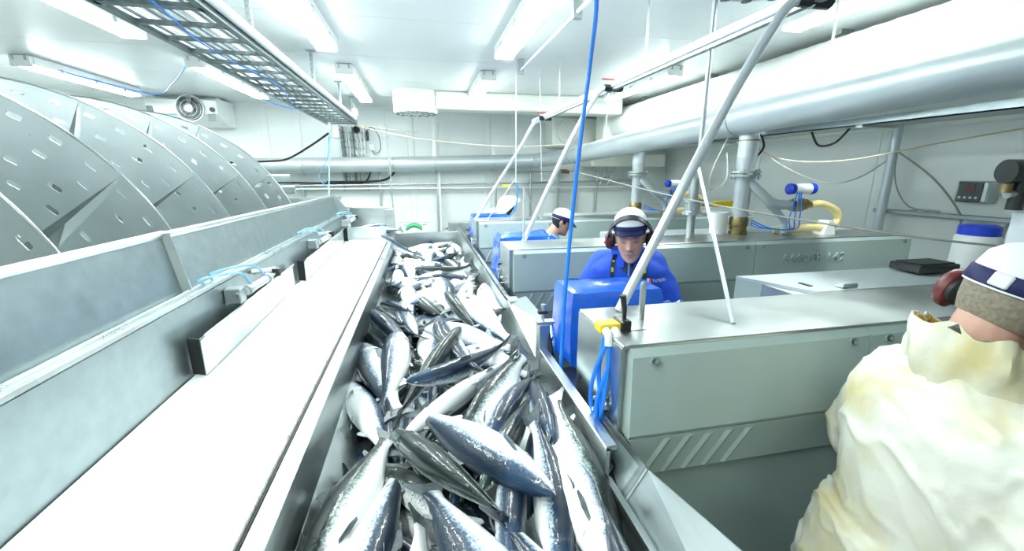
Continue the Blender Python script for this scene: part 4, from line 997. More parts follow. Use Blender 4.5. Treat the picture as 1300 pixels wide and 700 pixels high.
# ================================================================== GUTTING MACHINES
def machine(Y0, XR, label, lettering, top=-.5):
    """XL end faces the trough; front panels face the photographer"""
    XL = .565; D1 = .36; XM = 1.56; D2 = .68
    t = thing('gutting_machine', label, 'machine', (XL, Y0, FLOOR))
    # stainless carcass
    MB().box(XL, XM, Y0 + .02, Y0 + D1, -1.30, top - .012).box(XM, XR, Y0 + .02, Y0 + D2, -1.30, top - .012).build('carcass', 'steel_dull', t, smooth=0)
    MB().box(XL - .002, XR, Y0, Y0 + D1, top - .012, top, .003).build('top_plate', 'steel_top', t, smooth=0)
    MB().prism([(XM - .05, Y0 + D2, top - .01), (XM + .09, Y0 + D1 + .002, top - .01), (XR, Y0 + D1 + .002, top - .01), (XR, Y0 + D2, top - .01)], (0, 0, .012)).build('rear_cover', 'aluminium_pipe', t, smooth=0)
    MB().prism([(XM - .05, Y0 + D2, top - .4), (XM + .09, Y0 + D1 + .002, top - .4), (XM + .13, Y0 + D1 + .002, top - .4), (XM - .01, Y0 + D2, top - .4)], (0, 0, .39)).build('rear_side', 'panel_grey', t, smooth=0)
    MB().box(XL - .004, XL + .004, Y0 + .005, Y0 + D1, -1.28, top - .01).build('end_plate', 'steel', t, smooth=0)
    # two studs on the end plate
    for dz in (-.215, -.255):
        st = MB().cyl((XL - .004, Y0 + .09, top + dz), (XL - .05, Y0 + .09, top + dz), .006, n=10).build('stud', 'screw_steel', t)
        MB().cyl((XL - .004, Y0 + .09, top + dz), (XL - .014, Y0 + .09, top + dz), .014, n=6).build('nut', 'screw_steel', st)
    # moulded front panels
    bounds = [XL + .018, 1.46, 2.48, XR]
    if XR < 2.6: bounds = [XL + .018, 1.46, XR]
    for i, (a, c) in enumerate(zip(bounds[:-1], bounds[1:])):
        z0 = top - .01; zb = top - .30
        prof = [(Y0 + .02, z0), (Y0 - .002, z0), (Y0 - .022, z0 - .022), (Y0 - .034, zb + .012), (Y0 - .028, zb), (Y0 + .02, zb)]
        p = MB().prism([(a + .003, y_, z_) for y_, z_ in prof], (c - a - .006, 0, 0)).build('front_panel', 'panel_grey', t, smooth=0)
        for sx in (a + .075, c - .075):
            MB().lathe([(.017, 0), (.017, .008), (.013, .008), (.012, .002), (0, .002)], (sx, Y0 - .021, z0 - .038), (0, -1, .2), 14).build('screw_ring', 'panel_grey_dark', p)
            MB().cyl((sx, Y0 - .02, z0 - .038), (sx, Y0 - .033, z0 - .035), .008, n=8).build('screw', 'screw_steel', p)
        # lower ribbed band, leaning inwards
        za, zc = zb - .004, zb - .155
        dx = .09 if i == 0 else .0
        q = MB().prism([(a + .003, Y0 - .030, za), (c - .003, Y0 - .030, za), (c - .003, Y0 - .006, zc), (a + .003 + dx, Y0 - .006, zc)], (0, .03, 0)).build('lower_panel', 'panel_grey', t, smooth=0)
        n = 5 if i == 0 else 0
        for k in range(n):
            x0 = a + .14 + k * .075; w = .016
            m_ = MB()
            m_.loft([[(x0 - w, Y0 - .030, za - .008), (x0, Y0 - .036, za - .008), (x0 + w, Y0 - .030, za - .008)],
                     [(x0 - .065 - w, Y0 - .006, zc + .004), (x0 - .065, Y0 - .012, zc + .004), (x0 - .065 + w, Y0 - .006, zc + .004)]])
            m_.build('rib', 'panel_grey', q, smooth=0)
        if lettering and i == len(bounds) - 2:
            adv = -.30
            for ch in lettering:
                if ch == ' ': adv += .045; continue
                cu = bpy.data.curves.new('letter', 'FONT'); cu.body = ch; cu.size = .088; cu.extrude = .005; cu.align_x = 'CENTER'; cu.align_y = 'CENTER'; cu.bevel_depth = .0015
                o = bpy.data.objects.new('letter_curve', cu); COL.objects.link(o); bpy.context.view_layer.update()
                me = bpy.data.meshes.new_from_object(o.evaluated_get(bpy.context.evaluated_depsgraph_get())); bpy.data.objects.remove(o, do_unlink=True)
                me.materials.clear(); me.materials.append(MATS['panel_grey'])
                inst('letter', me, p, (3.06 + adv - XL, -.032, top - .155 - FLOOR), (R(90) + .04, 0, 0)); adv += .062
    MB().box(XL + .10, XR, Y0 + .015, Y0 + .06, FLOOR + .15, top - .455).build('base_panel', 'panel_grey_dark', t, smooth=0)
    for x in (XL + .2, 2.0, XR - .2):
        for yy in (Y0 + .08, Y0 + D1 - .05): MB().box(x - .03, x + .03, yy - .03, yy + .03, FLOOR, -1.28).build('leg', 'steel_dull', t, smooth=0)
    # steel chute between trough and machine
    MB().box(.53, XL + .08, Y0 + D1 + .01, Y0 + D1 + .2, -.86, -.84).build('infeed_tray', 'steel', t, smooth=0)
    return t
machine(1.06, 3.2, 'grey gutting machine with bare steel top and yellow hand valve on its corner', None)
machine(2.72, 4.0, 'grey gutting machine with raised lettering, behind the man with ear defenders', 'BAADER 142')
machine(4.48, 4.0, 'grey gutting machine farthest back, in front of the hooded worker', None)

# things on the near machine
tv = thing('hand_valve', 'yellow pneumatic hand valve with black lever on the machine corner', 'valve', (.60, 1.20, -.5))
MB().box(.54, .615, 1.175, 1.225, -.505, -.474, .004).build('valve_block', 'yellow', tv)
MB().box(.61, .645, 1.165, 1.235, -.51, -.465, .004).build('lever_mount', 'black_plastic', tv)
MB().tube([(.635, 1.2, -.47), (.632, 1.2, -.43), (.624, 1.2, -.385)], .008, 8, radii=[.006, .009, .011]).build('lever', 'black_plastic', tv)
MB().box(.62, .70, 1.17, 1.20, -.503, -.498).build('mounting_tab', 'steel', tv, smooth=0)
for dx in (.555, .585): MB().tube([(dx, 1.168, -.49), (dx, 1.145, -.50), (dx, 1.14, -.53)], .013, 10, smooth=4).build('elbow_fitting', 'plastic_white', tv)
hs = [(.548, 1.16, 0, 'blue_hose'), (.558, 1.14, .01, 'blue_hose'), (.585, 1.14, -.02, 'blue_hose'), (.57, 1.15, .015, 'pale_blue_hose'), (.56, 1.15, -.03, 'blue_hose')]
for i, (x, yy, w, mm) in enumerate(hs):
    MB().tube([(x, yy, -.51), (x - .012 + w, yy - .0, -.62), (.535 + w * .6, yy - .02 + .01 * i, -.74), (.54 - w * .3, yy + .03 - .012 * i, -.90), (.535, yy, -1.25)], .007, 8, smooth=6).build('air_line', mm, tv)
tag(MB().lathe([(.0, 0), (.011, 0), (.011, .125), (.008, .135), (0, .135)], (.735, 1.27, -.5), n=12).build('steel_pin', 'steel'), 'short upright steel pin on the near machine top', 'pin')
kb = thing('latch', 'small grey metal latch on the cover behind the near machine', 'latch', (1.85, 1.46, -.497))
MB().box(1.81, 1.89, 1.44, 1.47, -.498, -.478, .004).build('body', 'steel_dull', kb); MB().box(1.80, 1.835, 1.435, 1.475, -.498, -.485, .003).build('foot', 'steel_dull', kb)
tag(MB().box(1.69, 1.71, 1.50, 1.56, -.498, -.494).build('small_slot', 'black_plastic', smooth=0), 'small dark slot plate on the machine cover edge', 'plate')
bb = thing('black_tray', 'flat black plastic box on the machine cover', 'box', (2.6, 1.62, -.498))
MB().box(2.40, 2.66, 1.55, 1.70, -.488, -.448, .006).build('base', 'black_plastic', bb); MB().box(2.415, 2.645, 1.565, 1.685, -.449, -.442, .003).build('lid', 'black_rubber', bb)
jr = thing('white_jar', 'white plastic jar with a blue screw lid on the machine cover', 'jar', (2.88, 1.64, -.498))
MB().lathe([(0, 0), (.085, 0), (.09, .01), (.09, .165), (.08, .185), (0, .185)], (2.88, 1.64, -.498), n=24).build('jar_body', 'plastic_white', jr)
MB().lathe([(0, .18), (.084, .18), (.084, .225), (.06, .235), (0, .235)], (2.88, 1.64, -.498), n=24).build('screw_lid', 'blue_cap', jr)
yb = MB().tube([(3.1, 1.62, -.45), (3.25, 1.58, -.36), (3.5, 1.5, -.30)], .028, 10, smooth=4).build('yellow_hose', 'yellow_hose'); tag(yb, 'short yellow hose beside the white jar', 'hose')
# white cup and valve on the lettered machine
t = thing('steel_valve', 'grey steel valve with a yellow lever on the lettered machine', 'valve', (2.1, 3.0, -.5))
MB().cyl((2.1, 2.98, -.5), (2.1, 2.98, -.31), .032, n=14).build('lower_pipe', 'steel_dull', t)
MB().lathe([(0, 0), (.075, 0), (.075, .025), (.06, .03), (.06, .09), (.075, .095), (.075, .12), (.035, .125), (.035, .28), (0, .28)], (2.1, 2.98, -.32), n=20).build('valve_body', 'steel', t)
MB().cyl((2.17, 2.98, -.24), (2.26, 2.97, -.24), .022, n=12).build('stem', 'steel', t)
MB().box(2.26, 2.45, 2.95, 2.98, -.265, -.215, .008).build('lever', 'yellow', t)
tag(MB().lathe([(0, 0), (.065, 0), (.07, .17), (.074, .18), (.066, .18), (.06, .02), (0, .02)], (2.46, 3.12, -.5), n=20).build('white_cup', 'plastic_white'), 'white plastic cup standing beside the brass pipe coupling', 'cup')
for x, yy, lb in ((3.35, 2.95, 'small grey bolt plate on the lettered machine, near its end'), (2.95, 2.92, 'small grey bolt plate on the lettered machine, beside the hose support')):
    tag(MB().box(x - .05, x + .05, yy - .02, yy + .02, -.5, -.488, .003).build('bolt_plate', 'steel_dull'), lb, 'plate')

# ------------------------------------------------------------------ blue plastic covered monitors
def cover_box(x0, x1, y0, y1, z0, z1, label, low=0.0):
    t = thing('covered_monitor', label, 'cover', (x0, y0, z0))
    n = 5; m_ = MB(); rg = random.Random(int(y0 * 10))
    rings = []
    for k, (f, gr) in enumerate(((0, .014), (.25, .010), (.55, .004), (.85, 0), (.97, -.008), (1.0, -.03))):
        z = z0 + (z1 - z0) * f; r = []
        xs = [x0 - gr + (x1 - x0 + 2 * gr) * i / 8 for i in range(9)]; ys = [y0 - gr + (y1 - y0 + 2 * gr) * i / 4 for i in range(5)]
        lp = [(x, y0 - gr) for x in xs] + [(x1 + gr, q) for q in ys[1:]] + [(x, y1 + gr) for x in xs[::-1][1:]] + [(x0 - gr, q) for q in ys[::-1][1:-1]]
        for (px, py) in lp:
            j = (1 - f) * .012
            r.append((px + rg.uniform(-j, j), py + rg.uniform(-j, j), z + (rg.uniform(-.025, .025) if f == 0 else rg.uniform(-.004, .004))))
        rings.append(r)
    m_.loft(rings); m_.build('plastic_cover', 'blue_plastic', t, smooth=50)
    MB().box((x0 + x1) / 2 - .03, (x0 + x1) / 2 + .03, (y0 + y1) / 2 - .03, (y0 + y1) / 2 + .03, FLOOR, z0 + .1).build('stand', 'steel_dull', t, smooth=0)
    return t
cover_box(.585, 1.0, 1.56, 1.80, -.80, -.475, 'blue plastic covered monitor in front of the man with ear defenders')
cover_box(.57, 1.0, 3.14, 3.42, -.80, -.475, 'blue plastic covered monitor in front of the man with black hair')
cover_box(.57, 1.0, 4.88, 5.15, -.75, -.475, 'blue plastic covered monitor in front of the hooded worker')

# ------------------------------------------------------------------ overhead rail with water drops
t = thing('overhead_rail', 'pale overhead water rail running above the machines', 'rail', (1.4, 3.0, .6))
MB().box(1.375, 1.425, .2, 5.3, .60, .645, .006).build('rail_tube', 'pole_white', t, smooth=0)
MB().box(1.385, 1.415, .2, 5.3, .585, .601).build('rail_lip', 'steel_dull', t, smooth=0)
for yy in (.9, 2.6, 4.3): MB().tube([(1.40, yy, .645), (1.40, yy, CEIL)], .006, 6).build('hanger_rod', 'steel_dull', t)
def drop(yb, xb, yt, label):
    t = thing('water_drop_pipe', label, 'pipe', (xb, yb, -.5), 'water pipes dropping from the overhead rail')
    pts = [(1.40, yt, .585), (1.36, yt, .60), (1.30, yt - .005, .575), (1.24, yt - .01, .50), (1.1, yt + (yb - yt) * .2, .26), ((1.1 + xb) / 2 + .0, yt + (yb - yt) * .6, (.26 - .5) / 2 + .005), (xb, yb, -.5)]
    MB().tube(pts, .0175, 12, smooth=6).build('pipe', 'pole_white', t)
    MB().cyl((1.33, yt - .0, .60), (1.47, yt, .60), .026, n=10).build('ball_valve', 'black_plastic', t)
    MB().cyl((1.41, yt, .62), (1.41, yt, .66), .010, n=8).build('stem', 'steel_dull', t)
    MB().box(1.31, 1.42, yt - .009, yt + .009, .655, .663).build('handle', 'red', t, smooth=0)
    return t
drop(1.37, .70, 1.42, 'white water pipe slanting down to the nearest machine')
drop(3.02, .73, 3.05, 'white water pipe slanting down to the machine with lettering')
tt = drop(4.80, .60, 4.80, 'white water pipe slanting down to the farthest machine')
# suspension rods and slanted braces
for pts, r, lb in (
    ([(1.42, 2.0, .87), (1.42, 2.0, .02)], .012, 'upright white rod from the ceiling beside the slanting near pipe'),
    ([(1.42, 2.0, .03), (1.02, 1.16, -.5)], .0075, 'thin white rod slanting down onto the near machine top'),
    ([(1.0, 4.5, CEIL), (1.0, 4.5, -.1)], .0065, 'thin upright rod hanging in front of the hooded worker'),
    ([(1.36, 4.9, CEIL), (1.40, 4.9, -.1)], .0045, 'thin wire rod from the ceiling to the rail valve'),
    ([(.69, 2.85, -.1), (.69, 2.85, -.5)], .007, 'short thin rod standing on the lettered machine'),
    ([(1.0, 4.5, -.05), (.70, 4.6, -.5)], .0045, 'thin brace slanting left below the hanging rod'),
    ([(1.0, 4.5, -.05), (1.32, 4.6, -.5)], .0045, 'thin brace slanting right below the hanging rod')):
    tag(MB().tube(pts, r, 8).build('rod', 'pole_white'), lb, 'rod')
t = thing('suspension_rail', 'thin steel rail with two clamps under the ceiling beside a lamp', 'rail', (1.05, 3.0, 1.0))
MB().tube([(1.05, 1.5, 1.02), (1.05, 4.6, 1.02)], .012, 8).build('rail_rod', 'pole_white', t)
for yy in (2.9, 4.5): MB().box(1.02, 1.08, yy - .02, yy + .02, .98, CEIL - .001).build('clamp', 'steel_dull', t, smooth=0)
tag(MB().tube([(.62, 1.62, CEIL), (.625, 1.62, .9), (.66, 1.62, .62), (.645, 1.62, .4), (.60, 1.6, 0), (.56, 1.58, -.5), (.545, 1.56, -.85)], .0085, 8, smooth=6).build('blue_air_hose', 'blue_hose'), 'bright blue air hose hanging from the ceiling past the near machine', 'hose')
tag(MB().tube([(1.0, 4.44, -.12), (1.0, 4.42, -.25), (.96, 4.40, -.38), (.90, 4.40, -.46)], .009, 8, smooth=5).build('short_blue_hose', 'blue_hose'), 'short blue hose curling at the hooded worker', 'hose')
tag(MB().tube([(1.7, 4.4, .0), (2.0, 3.0, -.19), (2.25, 2.0, -.28), (2.6, 1.45, -.33), (3.6, .95, -.40), (4.99, .3, -.46)], .006, 6, smooth=5).build('long_wire', 'rope'), 'thin wire strung across in front of the machines', 'wire')
tag(MB().box(.86, .96, 4.55, 4.58, -.14, -.12).build('yellow_tag', 'yellow', smooth=0), 'small yellow tag hanging above the farthest machine', 'tag')
# clamp fittings with blue hoses on the trough posts
for (x, yy, z, lb) in ((.512, 1.73, -.665, 'toggle clamp with hoses on the trough corner post'), (.56, 3.05, -.72, 'toggle clamp with hoses beside the lettered machine'), (.54, 5.2, -.74, 'toggle clamp with hoses beside the farthest machine')):
    t = thing('toggle_clamp', lb, 'clamp', (x, yy, z), 'toggle clamps along the trough')
    MB().box(x - .03, x + .05, yy - .02, yy + .02, z, z + .012).build('base', 'steel_dull', t, smooth=0)
    MB().cyl((x, yy, z + .01), (x, yy, z + .07), .008, n=8).build('spindle', 'screw_steel', t)
    MB().box(x - .025, x + .02, yy - .012, yy + .012, z + .045, z + .06, .003).build('arm', 'black_plastic', t)
    MB().cyl((x + .0, yy, z + .068), (x + .0, yy, z + .09), .012, n=8).build('knob', 'screw_steel', t)
    for i in range(2): MB().tube([(x + .02 + .02 * i, yy, z + .01), (x + .03 + .02 * i, yy - .03, z - .08), (x + .045, yy - .05 + .03 * i, z - .22)], .005, 6, smooth=4).build('air_line', 'blue_hose' if i else 'black_rubber', t)
    MB().box(x - .02, x + .03, yy - .015, yy + .02, FLOOR, z).build('post', 'steel', t, smooth=0)

# ================================================================== PEOPLE
HZ = [-.118, -.112, -.100, -.082, -.060, -.035, -.010, .020, .050, .080, .105, .120, .127]
HW = [.012, .026, .040, .051, .059, .066, .071, .075, .076, .071, .056, .034, .004]
HF = [.070, .084, .090, .090, .089, .088, .089, .091, .092, .085, .065, .038, .004]
HB = [.030, .015, .000, -.028, -.055, -.075, -.089, -.098, -.101, -.094, -.074, -.045, -.004]
def lerp(x, T, V):
    if x <= T[0]: return V[0]
    for i in range(len(T) - 1):
        if x <= T[i + 1]: f = (x - T[i]) / (T[i + 1] - T[i]); f = f * f * (3 - 2 * f) * .3 + f * .7; return V[i] + (V[i + 1] - V[i]) * f
    return V[-1]
def G(x, s): return math.exp(-(x / s) ** 2)
def head_point(a, z, k=1.0):
    """a = 0 faces forward (+y)"""
    w, f, bk = lerp(z, HZ, HW), lerp(z, HZ, HF), lerp(z, HZ, HB)
    s, c = math.sin(a), math.cos(a)
    x = w * (abs(s) ** .86) * (1 if s > 0 else -1) * k
    y = (f * (abs(c) ** .80) if c > 0 else bk * (abs(c) ** .9)) * k
    return x, y
def face_bump(x, y, z):
    if y < .03: return 0
    ax = abs(x); d = 0
    nz = 0
    if z < .03: nz = max(0, min(1, (.034 - z) / .062))
    if z < -.028: nz *= max(0, 1 - (-.028 - z) / .014)
    d += .027 * nz * G(x, .0095 + .004 * nz)
    d += .010 * G(ax - .011, .006) * G(z + .030, .007)
    d -= .010 * G(ax - .030, .014) * G(z - .016, .009)
    d += .0065 * G(ax - .031, .010) * G(z - .013, .0075)
    d -= .003 * G(ax - .031, .013) * G(z - .0065, .003)
    d += .005 * G(z - .036, .008) * G(ax - .024, .026)
    d += .006 * G(z + .054, .006) * G(x, .020) + .006 * G(z + .070, .006) * G(x, .018)
    d -= .007 * G(z + .0615, .0030) * G(x, .025)
    d -= .003 * G(z + .083, .006) * G(x, .02)
    d += .006 * G(z + .102, .012) * G(x, .022)
    d += .004 * G(ax - .042, .016) * G(z + .025, .018)
    d -= .0025 * G(ax - .026 + (z + .03) * .25, .004) * G(z + .045, .018)
    return d
def add_head(mb, M):
    rings = []
    for i in range(61):
        t = i / 60; z = -.118 + .245 * (.5 - .5 * math.cos(PI * t)) if False else -.118 + .245 * t
        r = []
        for k in range(64):
            a = 2 * PI * k / 64; x, y = head_point(a, z); y += face_bump(x, y, z)
            r.append(M @ Vector((x, y, z)))
        rings.append(r)
    mb.loft(rings)
    for s in (-1, 1):                       # ears
        mb.ell(M @ Vector((s * .078, -.008, -.002)), (.008, .018, .030), M.to_3x3() @ Matrix.Rotation(s * .35, 3, 'Z'), 12, 8)
        mb.ell(M @ Vector((s * .077, -.004, -.022)), (.007, .010, .012), M.to_3x3(), 10, 6)
def finalise(mb, voxel, smooth_it=3, fn=None, off=None):
    """fuse overlapping closed shapes into one continuous surface"""
    me = bpy.data.meshes.new('tmp'); bmesh.ops.recalc_face_normals(mb.bm, faces=mb.bm.faces); mb.bm.to_mesh(me); mb.bm.free()
    o = bpy.data.objects.new('tmp', me); COL.objects.link(o)
    md = o.modifiers.new('r', 'REMESH'); md.mode = 'VOXEL'; md.voxel_size = voxel; md.use_smooth_shade = True
    if smooth_it:
        m2 = o.modifiers.new('s', 'SMOOTH'); m2.iterations = smooth_it; m2.factor = .5
    bpy.context.view_layer.update()
    res = bpy.data.meshes.new_from_object(o.evaluated_get(bpy.context.evaluated_depsgraph_get()))
    bpy.data.objects.remove(o, do_unlink=True); bpy.data.meshes.remove(me)
    if fn:
        nr = [v.normal.copy() for v in res.vertices]
        for v, n in zip(res.vertices, nr): v.co += n * fn(v.co)
    for f in res.polygons: f.use_smooth = True
    res.update(); return res
def creases(amp, fr, seed=0):
    d1 = Vector((.25, .80, .42)).normalized(); d2 = Vector((.1, -.45, .9)).normalized(); d3 = d1.cross(d2)
    def f(p):
        q = Vector((p.dot(d1) * fr * 1.5 + seed, p.dot(d2) * fr * .55, p.dot(d3) * fr * .9)); w = noise.noise_vector(q * .7) * .7
        n1 = noise.noise(q + w); n2 = noise.noise(q * 2.1 + w)
        r1 = max(0, 1 - abs(n1) * 4.0) ** 1.5; r2 = max(0, 1 - abs(n2) * 3.6)
        return amp * (r1 + r2 * .45 - .5) + amp * .5 * noise.noise(p * 5 + Vector((seed, 0, 0)))
    return f
def folds(amp, fr, seed=0):
    def f(p):
        q = Vector((p.x * fr + seed, p.y * fr, p.z * fr * .8))
        w = noise.noise_vector(q * .6) * 1.1
        n1 = noise.noise(q + w); n2 = noise.noise(q * 2.3 + w * 1.5)
        return amp * ((1 - abs(n1) * 2.2) * .8 + (1 - abs(n2) * 2) * .35 - .45)
    return f
def ell_ring(c, rx, ry, R3, n=24, p=2.4):
    out = []
    for k in range(n):
        a = 2 * PI * k / n; s, co = math.sin(a), math.cos(a)
        out.append(Vector(c) + R3 @ Vector((rx * abs(co) ** (2 / p) * (1 if co > 0 else -1), ry * abs(s) ** (2 / p) * (1 if s > 0 else -1), 0)))
    return out
def torso(mb, J, inf=0.0, top=True, low=True):
    P, C, N = Vector(J['pelvis']), Vector(J['chest']), Vector(J['neck'])
    def Rm(d): 
        d = d.normalized(); a = math.atan2(-d.y, d.z); return Matrix.Rotation(a, 3, 'X')
    r1, r2 = Rm(C - P), Rm(N - C)
    k = J.get('girth', 1.0)
    rows = [(P + (P - C).normalized() * .14, .165, .115, r1), (P, .185 * k, .13 * k, r1), (P.lerp(C, .35), .182 * k, .128 * k, r1), (P.lerp(C, .7), .20 * k, .138 * k, r1), (C, .215 * k, .145 * k, r2),
            (C.lerp(N, .45), .215 * k, .135 * k, r2), (C.lerp(N, .72), .19, .115, r2), (C.lerp(N, .9), .135, .09, r2), (N, .082, .078, r2)]
    mb.loft([ell_ring(c, a + inf, b + inf, r) for c, a, b, r in rows])
def limb(mb, pts, radii, n=14, inf=0.0):
    p = [Vector(q) for q in pts]; P2 = []; R2 = []
    sm = catmull(p, 6)
    for i in range(len(sm)):
        f = i / (len(sm) - 1) * (len(radii) - 1); j = min(int(f), len(radii) - 2); R2.append(radii[j] + (radii[j + 1] - radii[j]) * (f - j) + inf)
    mb.tube(sm, 1, n, radii=R2)
    mb.ell(sm[0], (R2[0],) * 3, None, 12, 8); mb.ell(sm[-1], (R2[-1],) * 3, None, 12, 8)
def hand(mb, wr, fwd, side, down):
    """palm and five bent fingers of different lengths"""
    wr, f, s, d = Vector(wr), Vector(fwd).normalized(), Vector(side).normalized(), Vector(down).normalized()
    R3 = Matrix((s, f, -d)).transposed()
    mb.ell(wr + f * .05, (.042, .058, .018), R3, 14, 8)
    for i, L in enumerate((.068, .078, .074, .058)):
        b_ = wr + f * .09 + s * (.030 - .020 * i)
        mb.tube([b_ - f * .02, b_ + f * L * .4 + d * .006, b_ + f * L * .72 + d * .022, b_ + f * L * .86 + d * .045], .009, 8, radii=[.010, .0095, .009, .0075])
    b_ = wr + f * .03 + s * .035
    mb.tube([b_, b_ + f * .03 + s * .028 + d * .006, b_ + f * .06 + s * .034 + d * .022], .011, 8, radii=[.013, .011, .008])
def headband_arc(M, r_x, r_z, tilt, z0, n=17):
    pts = []
    for i in range(n):
        a = PI * i / (n - 1); x = r_x * math.cos(a); z = r_z * math.sin(a)
        pts.append(M @ Vector((x, z * math.sin(tilt) , z0 + z * math.cos(tilt))))
    return pts
def person(label, loc, psi, J, clothes):
    root = thing('person', label, 'person', loc); root.rotation_euler = (0, 0, psi)
    Hc = Vector(J['head']); yaw, pit, rol = J['headrot']
    M = Matrix.Translation(Hc) @ (Matrix.Rotation(R(yaw), 4, 'Z') @ Matrix.Rotation(R(pit), 4, 'X') @ Matrix.Rotation(R(rol), 4, 'Y'))
    N = Vector(J['neck'])
    arms = {}
    for s, nm in ((1, 'r'), (-1, 'l')): arms[s] = [Vector(J['sh' + nm]), Vector(J['el' + nm]), Vector(J['wr' + nm])]
    # ---- the body : one continuous surface
    mb = MB(); add_head(mb, M); torso(mb, J, -.02)
    limb(mb, [N - (Vector(J['head']) - N) * .25, N.lerp(Hc + M.to_3x3() @ Vector((0, -.02, -.08)), .5), Hc + M.to_3x3() @ Vector((0, -.018, -.05))], [.068, .060, .058])
    for s in (1, -1):
        a = arms[s]; limb(mb, [a[0], a[1], a[2]], [.055, .045, .042, .032, .028]); f = a[2] - a[1]
        hand(mb, a[2], f, Vector((-s, 0, 0)), (0, .1, -1))
    for s in (1, -1):
        hp = Vector(J['pelvis']) + Vector((s * .09, 0, -.05)); kn = Vector((s * .11, hp.y * .5 + .03, .50)); an = Vector((s * .11, .0, .10))
        limb(mb, [hp, kn, an], [.080, .065, .055, .045, .038]); limb(mb, [an, an + Vector((0, .10, -.05))], [.04, .036])
    me = finalise(mb, .0062, 1)
    sk = clothes['skin']; Mi = M.inverted(); at_ = me.attributes.new('tint', 'FLOAT_COLOR', 'POINT')
    brow = clothes.get('brow', (.12, .08, .06))
    for i, v in enumerate(me.vertices):
        p = Mi @ v.co; c = Vector(sk); 
        if p.length < .2:
            ax = abs(p.x)
            def mixc(c, d, f): return c + (Vector(d) - c) * max(0, min(1, f))
            if p.y > .03:
                c = mixc(c, (sk[0] * 1.03, sk[1] * .72, sk[2] * .68), .6 * G(ax - .04, .02) * G(p.z + .025, .022) + .7 * G(p.x, .014) * G(p.z + .028, .014))
                c = mixc(c, (.42, .16, .14), .9 * G(p.z + .062, .010) * G(p.x, .022))
                c = mixc(c, (.16, .05, .045), .9 * G(p.z + .0615, .0032) * G(p.x, .026))
                c = mixc(c, brow, 1.0 * G(p.z - .034 + .1 * max(0, ax - .03), .0065) * G(ax - .030, .018))
                c = mixc(c, (.06, .035, .03), 1.0 * G(p.z - .0075, .0052) * G(ax - .031, .013))
                c = mixc(c, [q * .72 for q in sk], .5 * G(p.z - .016, .010) * G(ax - .03, .016))
            if clothes.get('stubble') and p.z < -.03: c = mixc(c, (.45, .36, .33), .3)
        at_.data[i].color = (*c, 1)
    me.materials.append(MATS['skin']); bo = inst('body', me, root)
    # ---- upper garment
    if clothes.get('top'):
        mb = MB(); torso(mb, J, .012 + clothes.get('loose', 0))
        for s in (1, -1):
            a = arms[s]; limb(mb, [a[0] - Vector((s * .03, 0, 0)), a[0].lerp(a[1], .5) + Vector((s * .01, 0, 0)), a[1], a[1].lerp(a[2], .5), a[2]], [.088, .080, .074, .070, .062, .056], inf=clothes.get('loose', 0))
        g = clothes.get('skirt')
        if g:
            P = Vector(J['pelvis']); I3 = Matrix.Identity(3)
            mb.loft([ell_ring(P + Vector((0, 0, .10)), .20 + g, .15 + g, I3), ell_ring(P + Vector((0, -.01, -.08)), .22 + g, .17 + g, I3), ell_ring(P + Vector((0, -.01, -.30)), .24 + g, .18 + g, I3)])
        jm = finalise(mb, clothes.get('vox', .010), 4, clothes.get('fn', folds)(clothes.get('fold', .007), clothes.get('ffreq', 8), clothes.get('seed', 0)))
        jm.materials.append(MATS[clothes['top']]); jo = inst('jacket', jm, root)
        from mathutils.bvhtree import BVHTree
        bvh = BVHTree.FromPolygons([v.co.copy() for v in jm.vertices], [tuple(p.vertices) for p in jm.polygons])
    # trousers and boots
    mb = MB()
    P = Vector(J['pelvis'])
    mb.loft([ell_ring(P + Vector((0, 0, .06)), .18, .13, Matrix.Identity(3)), ell_ring(P + Vector((0, 0, -.08)), .185, .135, Matrix.Identity(3)), ell_ring(P + Vector((0, 0, -.16)), .15, .11, Matrix.Identity(3))])
    for s in (1, -1):
        hp = P + Vector((s * .09, 0, -.05)); kn = Vector((s * .11, hp.y * .5 + .03, .50)); limb(mb, [hp, kn, (s * .11, 0, .26)], [.10, .085, .075, .07])
    tm = finalise(mb, .016, 2); tm.materials.append(MATS[clothes.get('legs', 'trousers_dark')]); inst('trousers', tm, root)
    for s in (1, -1):
        mb = MB(); limb(mb, [(s * .11, 0, .34), (s * .11, 0, .10)], [.075, .06]); limb(mb, [(s * .11, -.02, .062), (s * .11, .14, .052)], [.06, .05])
        mb.box(s * .11 - .05, s * .11 + .05, -.08, .19, .001, .03)
        bm_ = finalise(mb, .014, 1); bm_.materials.append(MATS['boot_white']); inst('boot', bm_, root)
    def part(m_, name, mm, parent=root, sm=40):
        me_ = m_.mesh(name, smooth=sm); me_.materials.append(MATS[mm]); return inst(name, me_, parent)
    def front(x, z, off=.006):
        h = bvh.ray_cast(Vector((x, 1.2, z)), Vector((0, -1, 0)))
        return h[0] + Vector((0, off, 0)) if h[0] else Vector((x, .15, z))
    # ---- cap
    if clothes.get('cap'):
        M0 = M; M = M @ Matrix.Translation((0, 0, clothes.get('capz', 0)))
        rings = []
        for i in range(11):
            t = i / 10; z = .040 + .094 * math.sin(t * PI / 2); k = 1.10
            zz = min(.126, .040 + (z - .040) * .95)
            r = []
            for q in range(40):
                a = 2 * PI * q / 40; x, y = head_point(a, zz, k + .02); z2 = z + (.012 * math.cos(a) if t < .3 else .004) - (.016 if math.cos(a) < -.2 and t < .2 else 0)
                r.append(M @ Vector((x, y - .002, z2 + .006)))
            rings.append(r)
        m_ = MB(); m_.loft(rings); cap = part(m_, 'cap', 'cap_white')
        rings = []
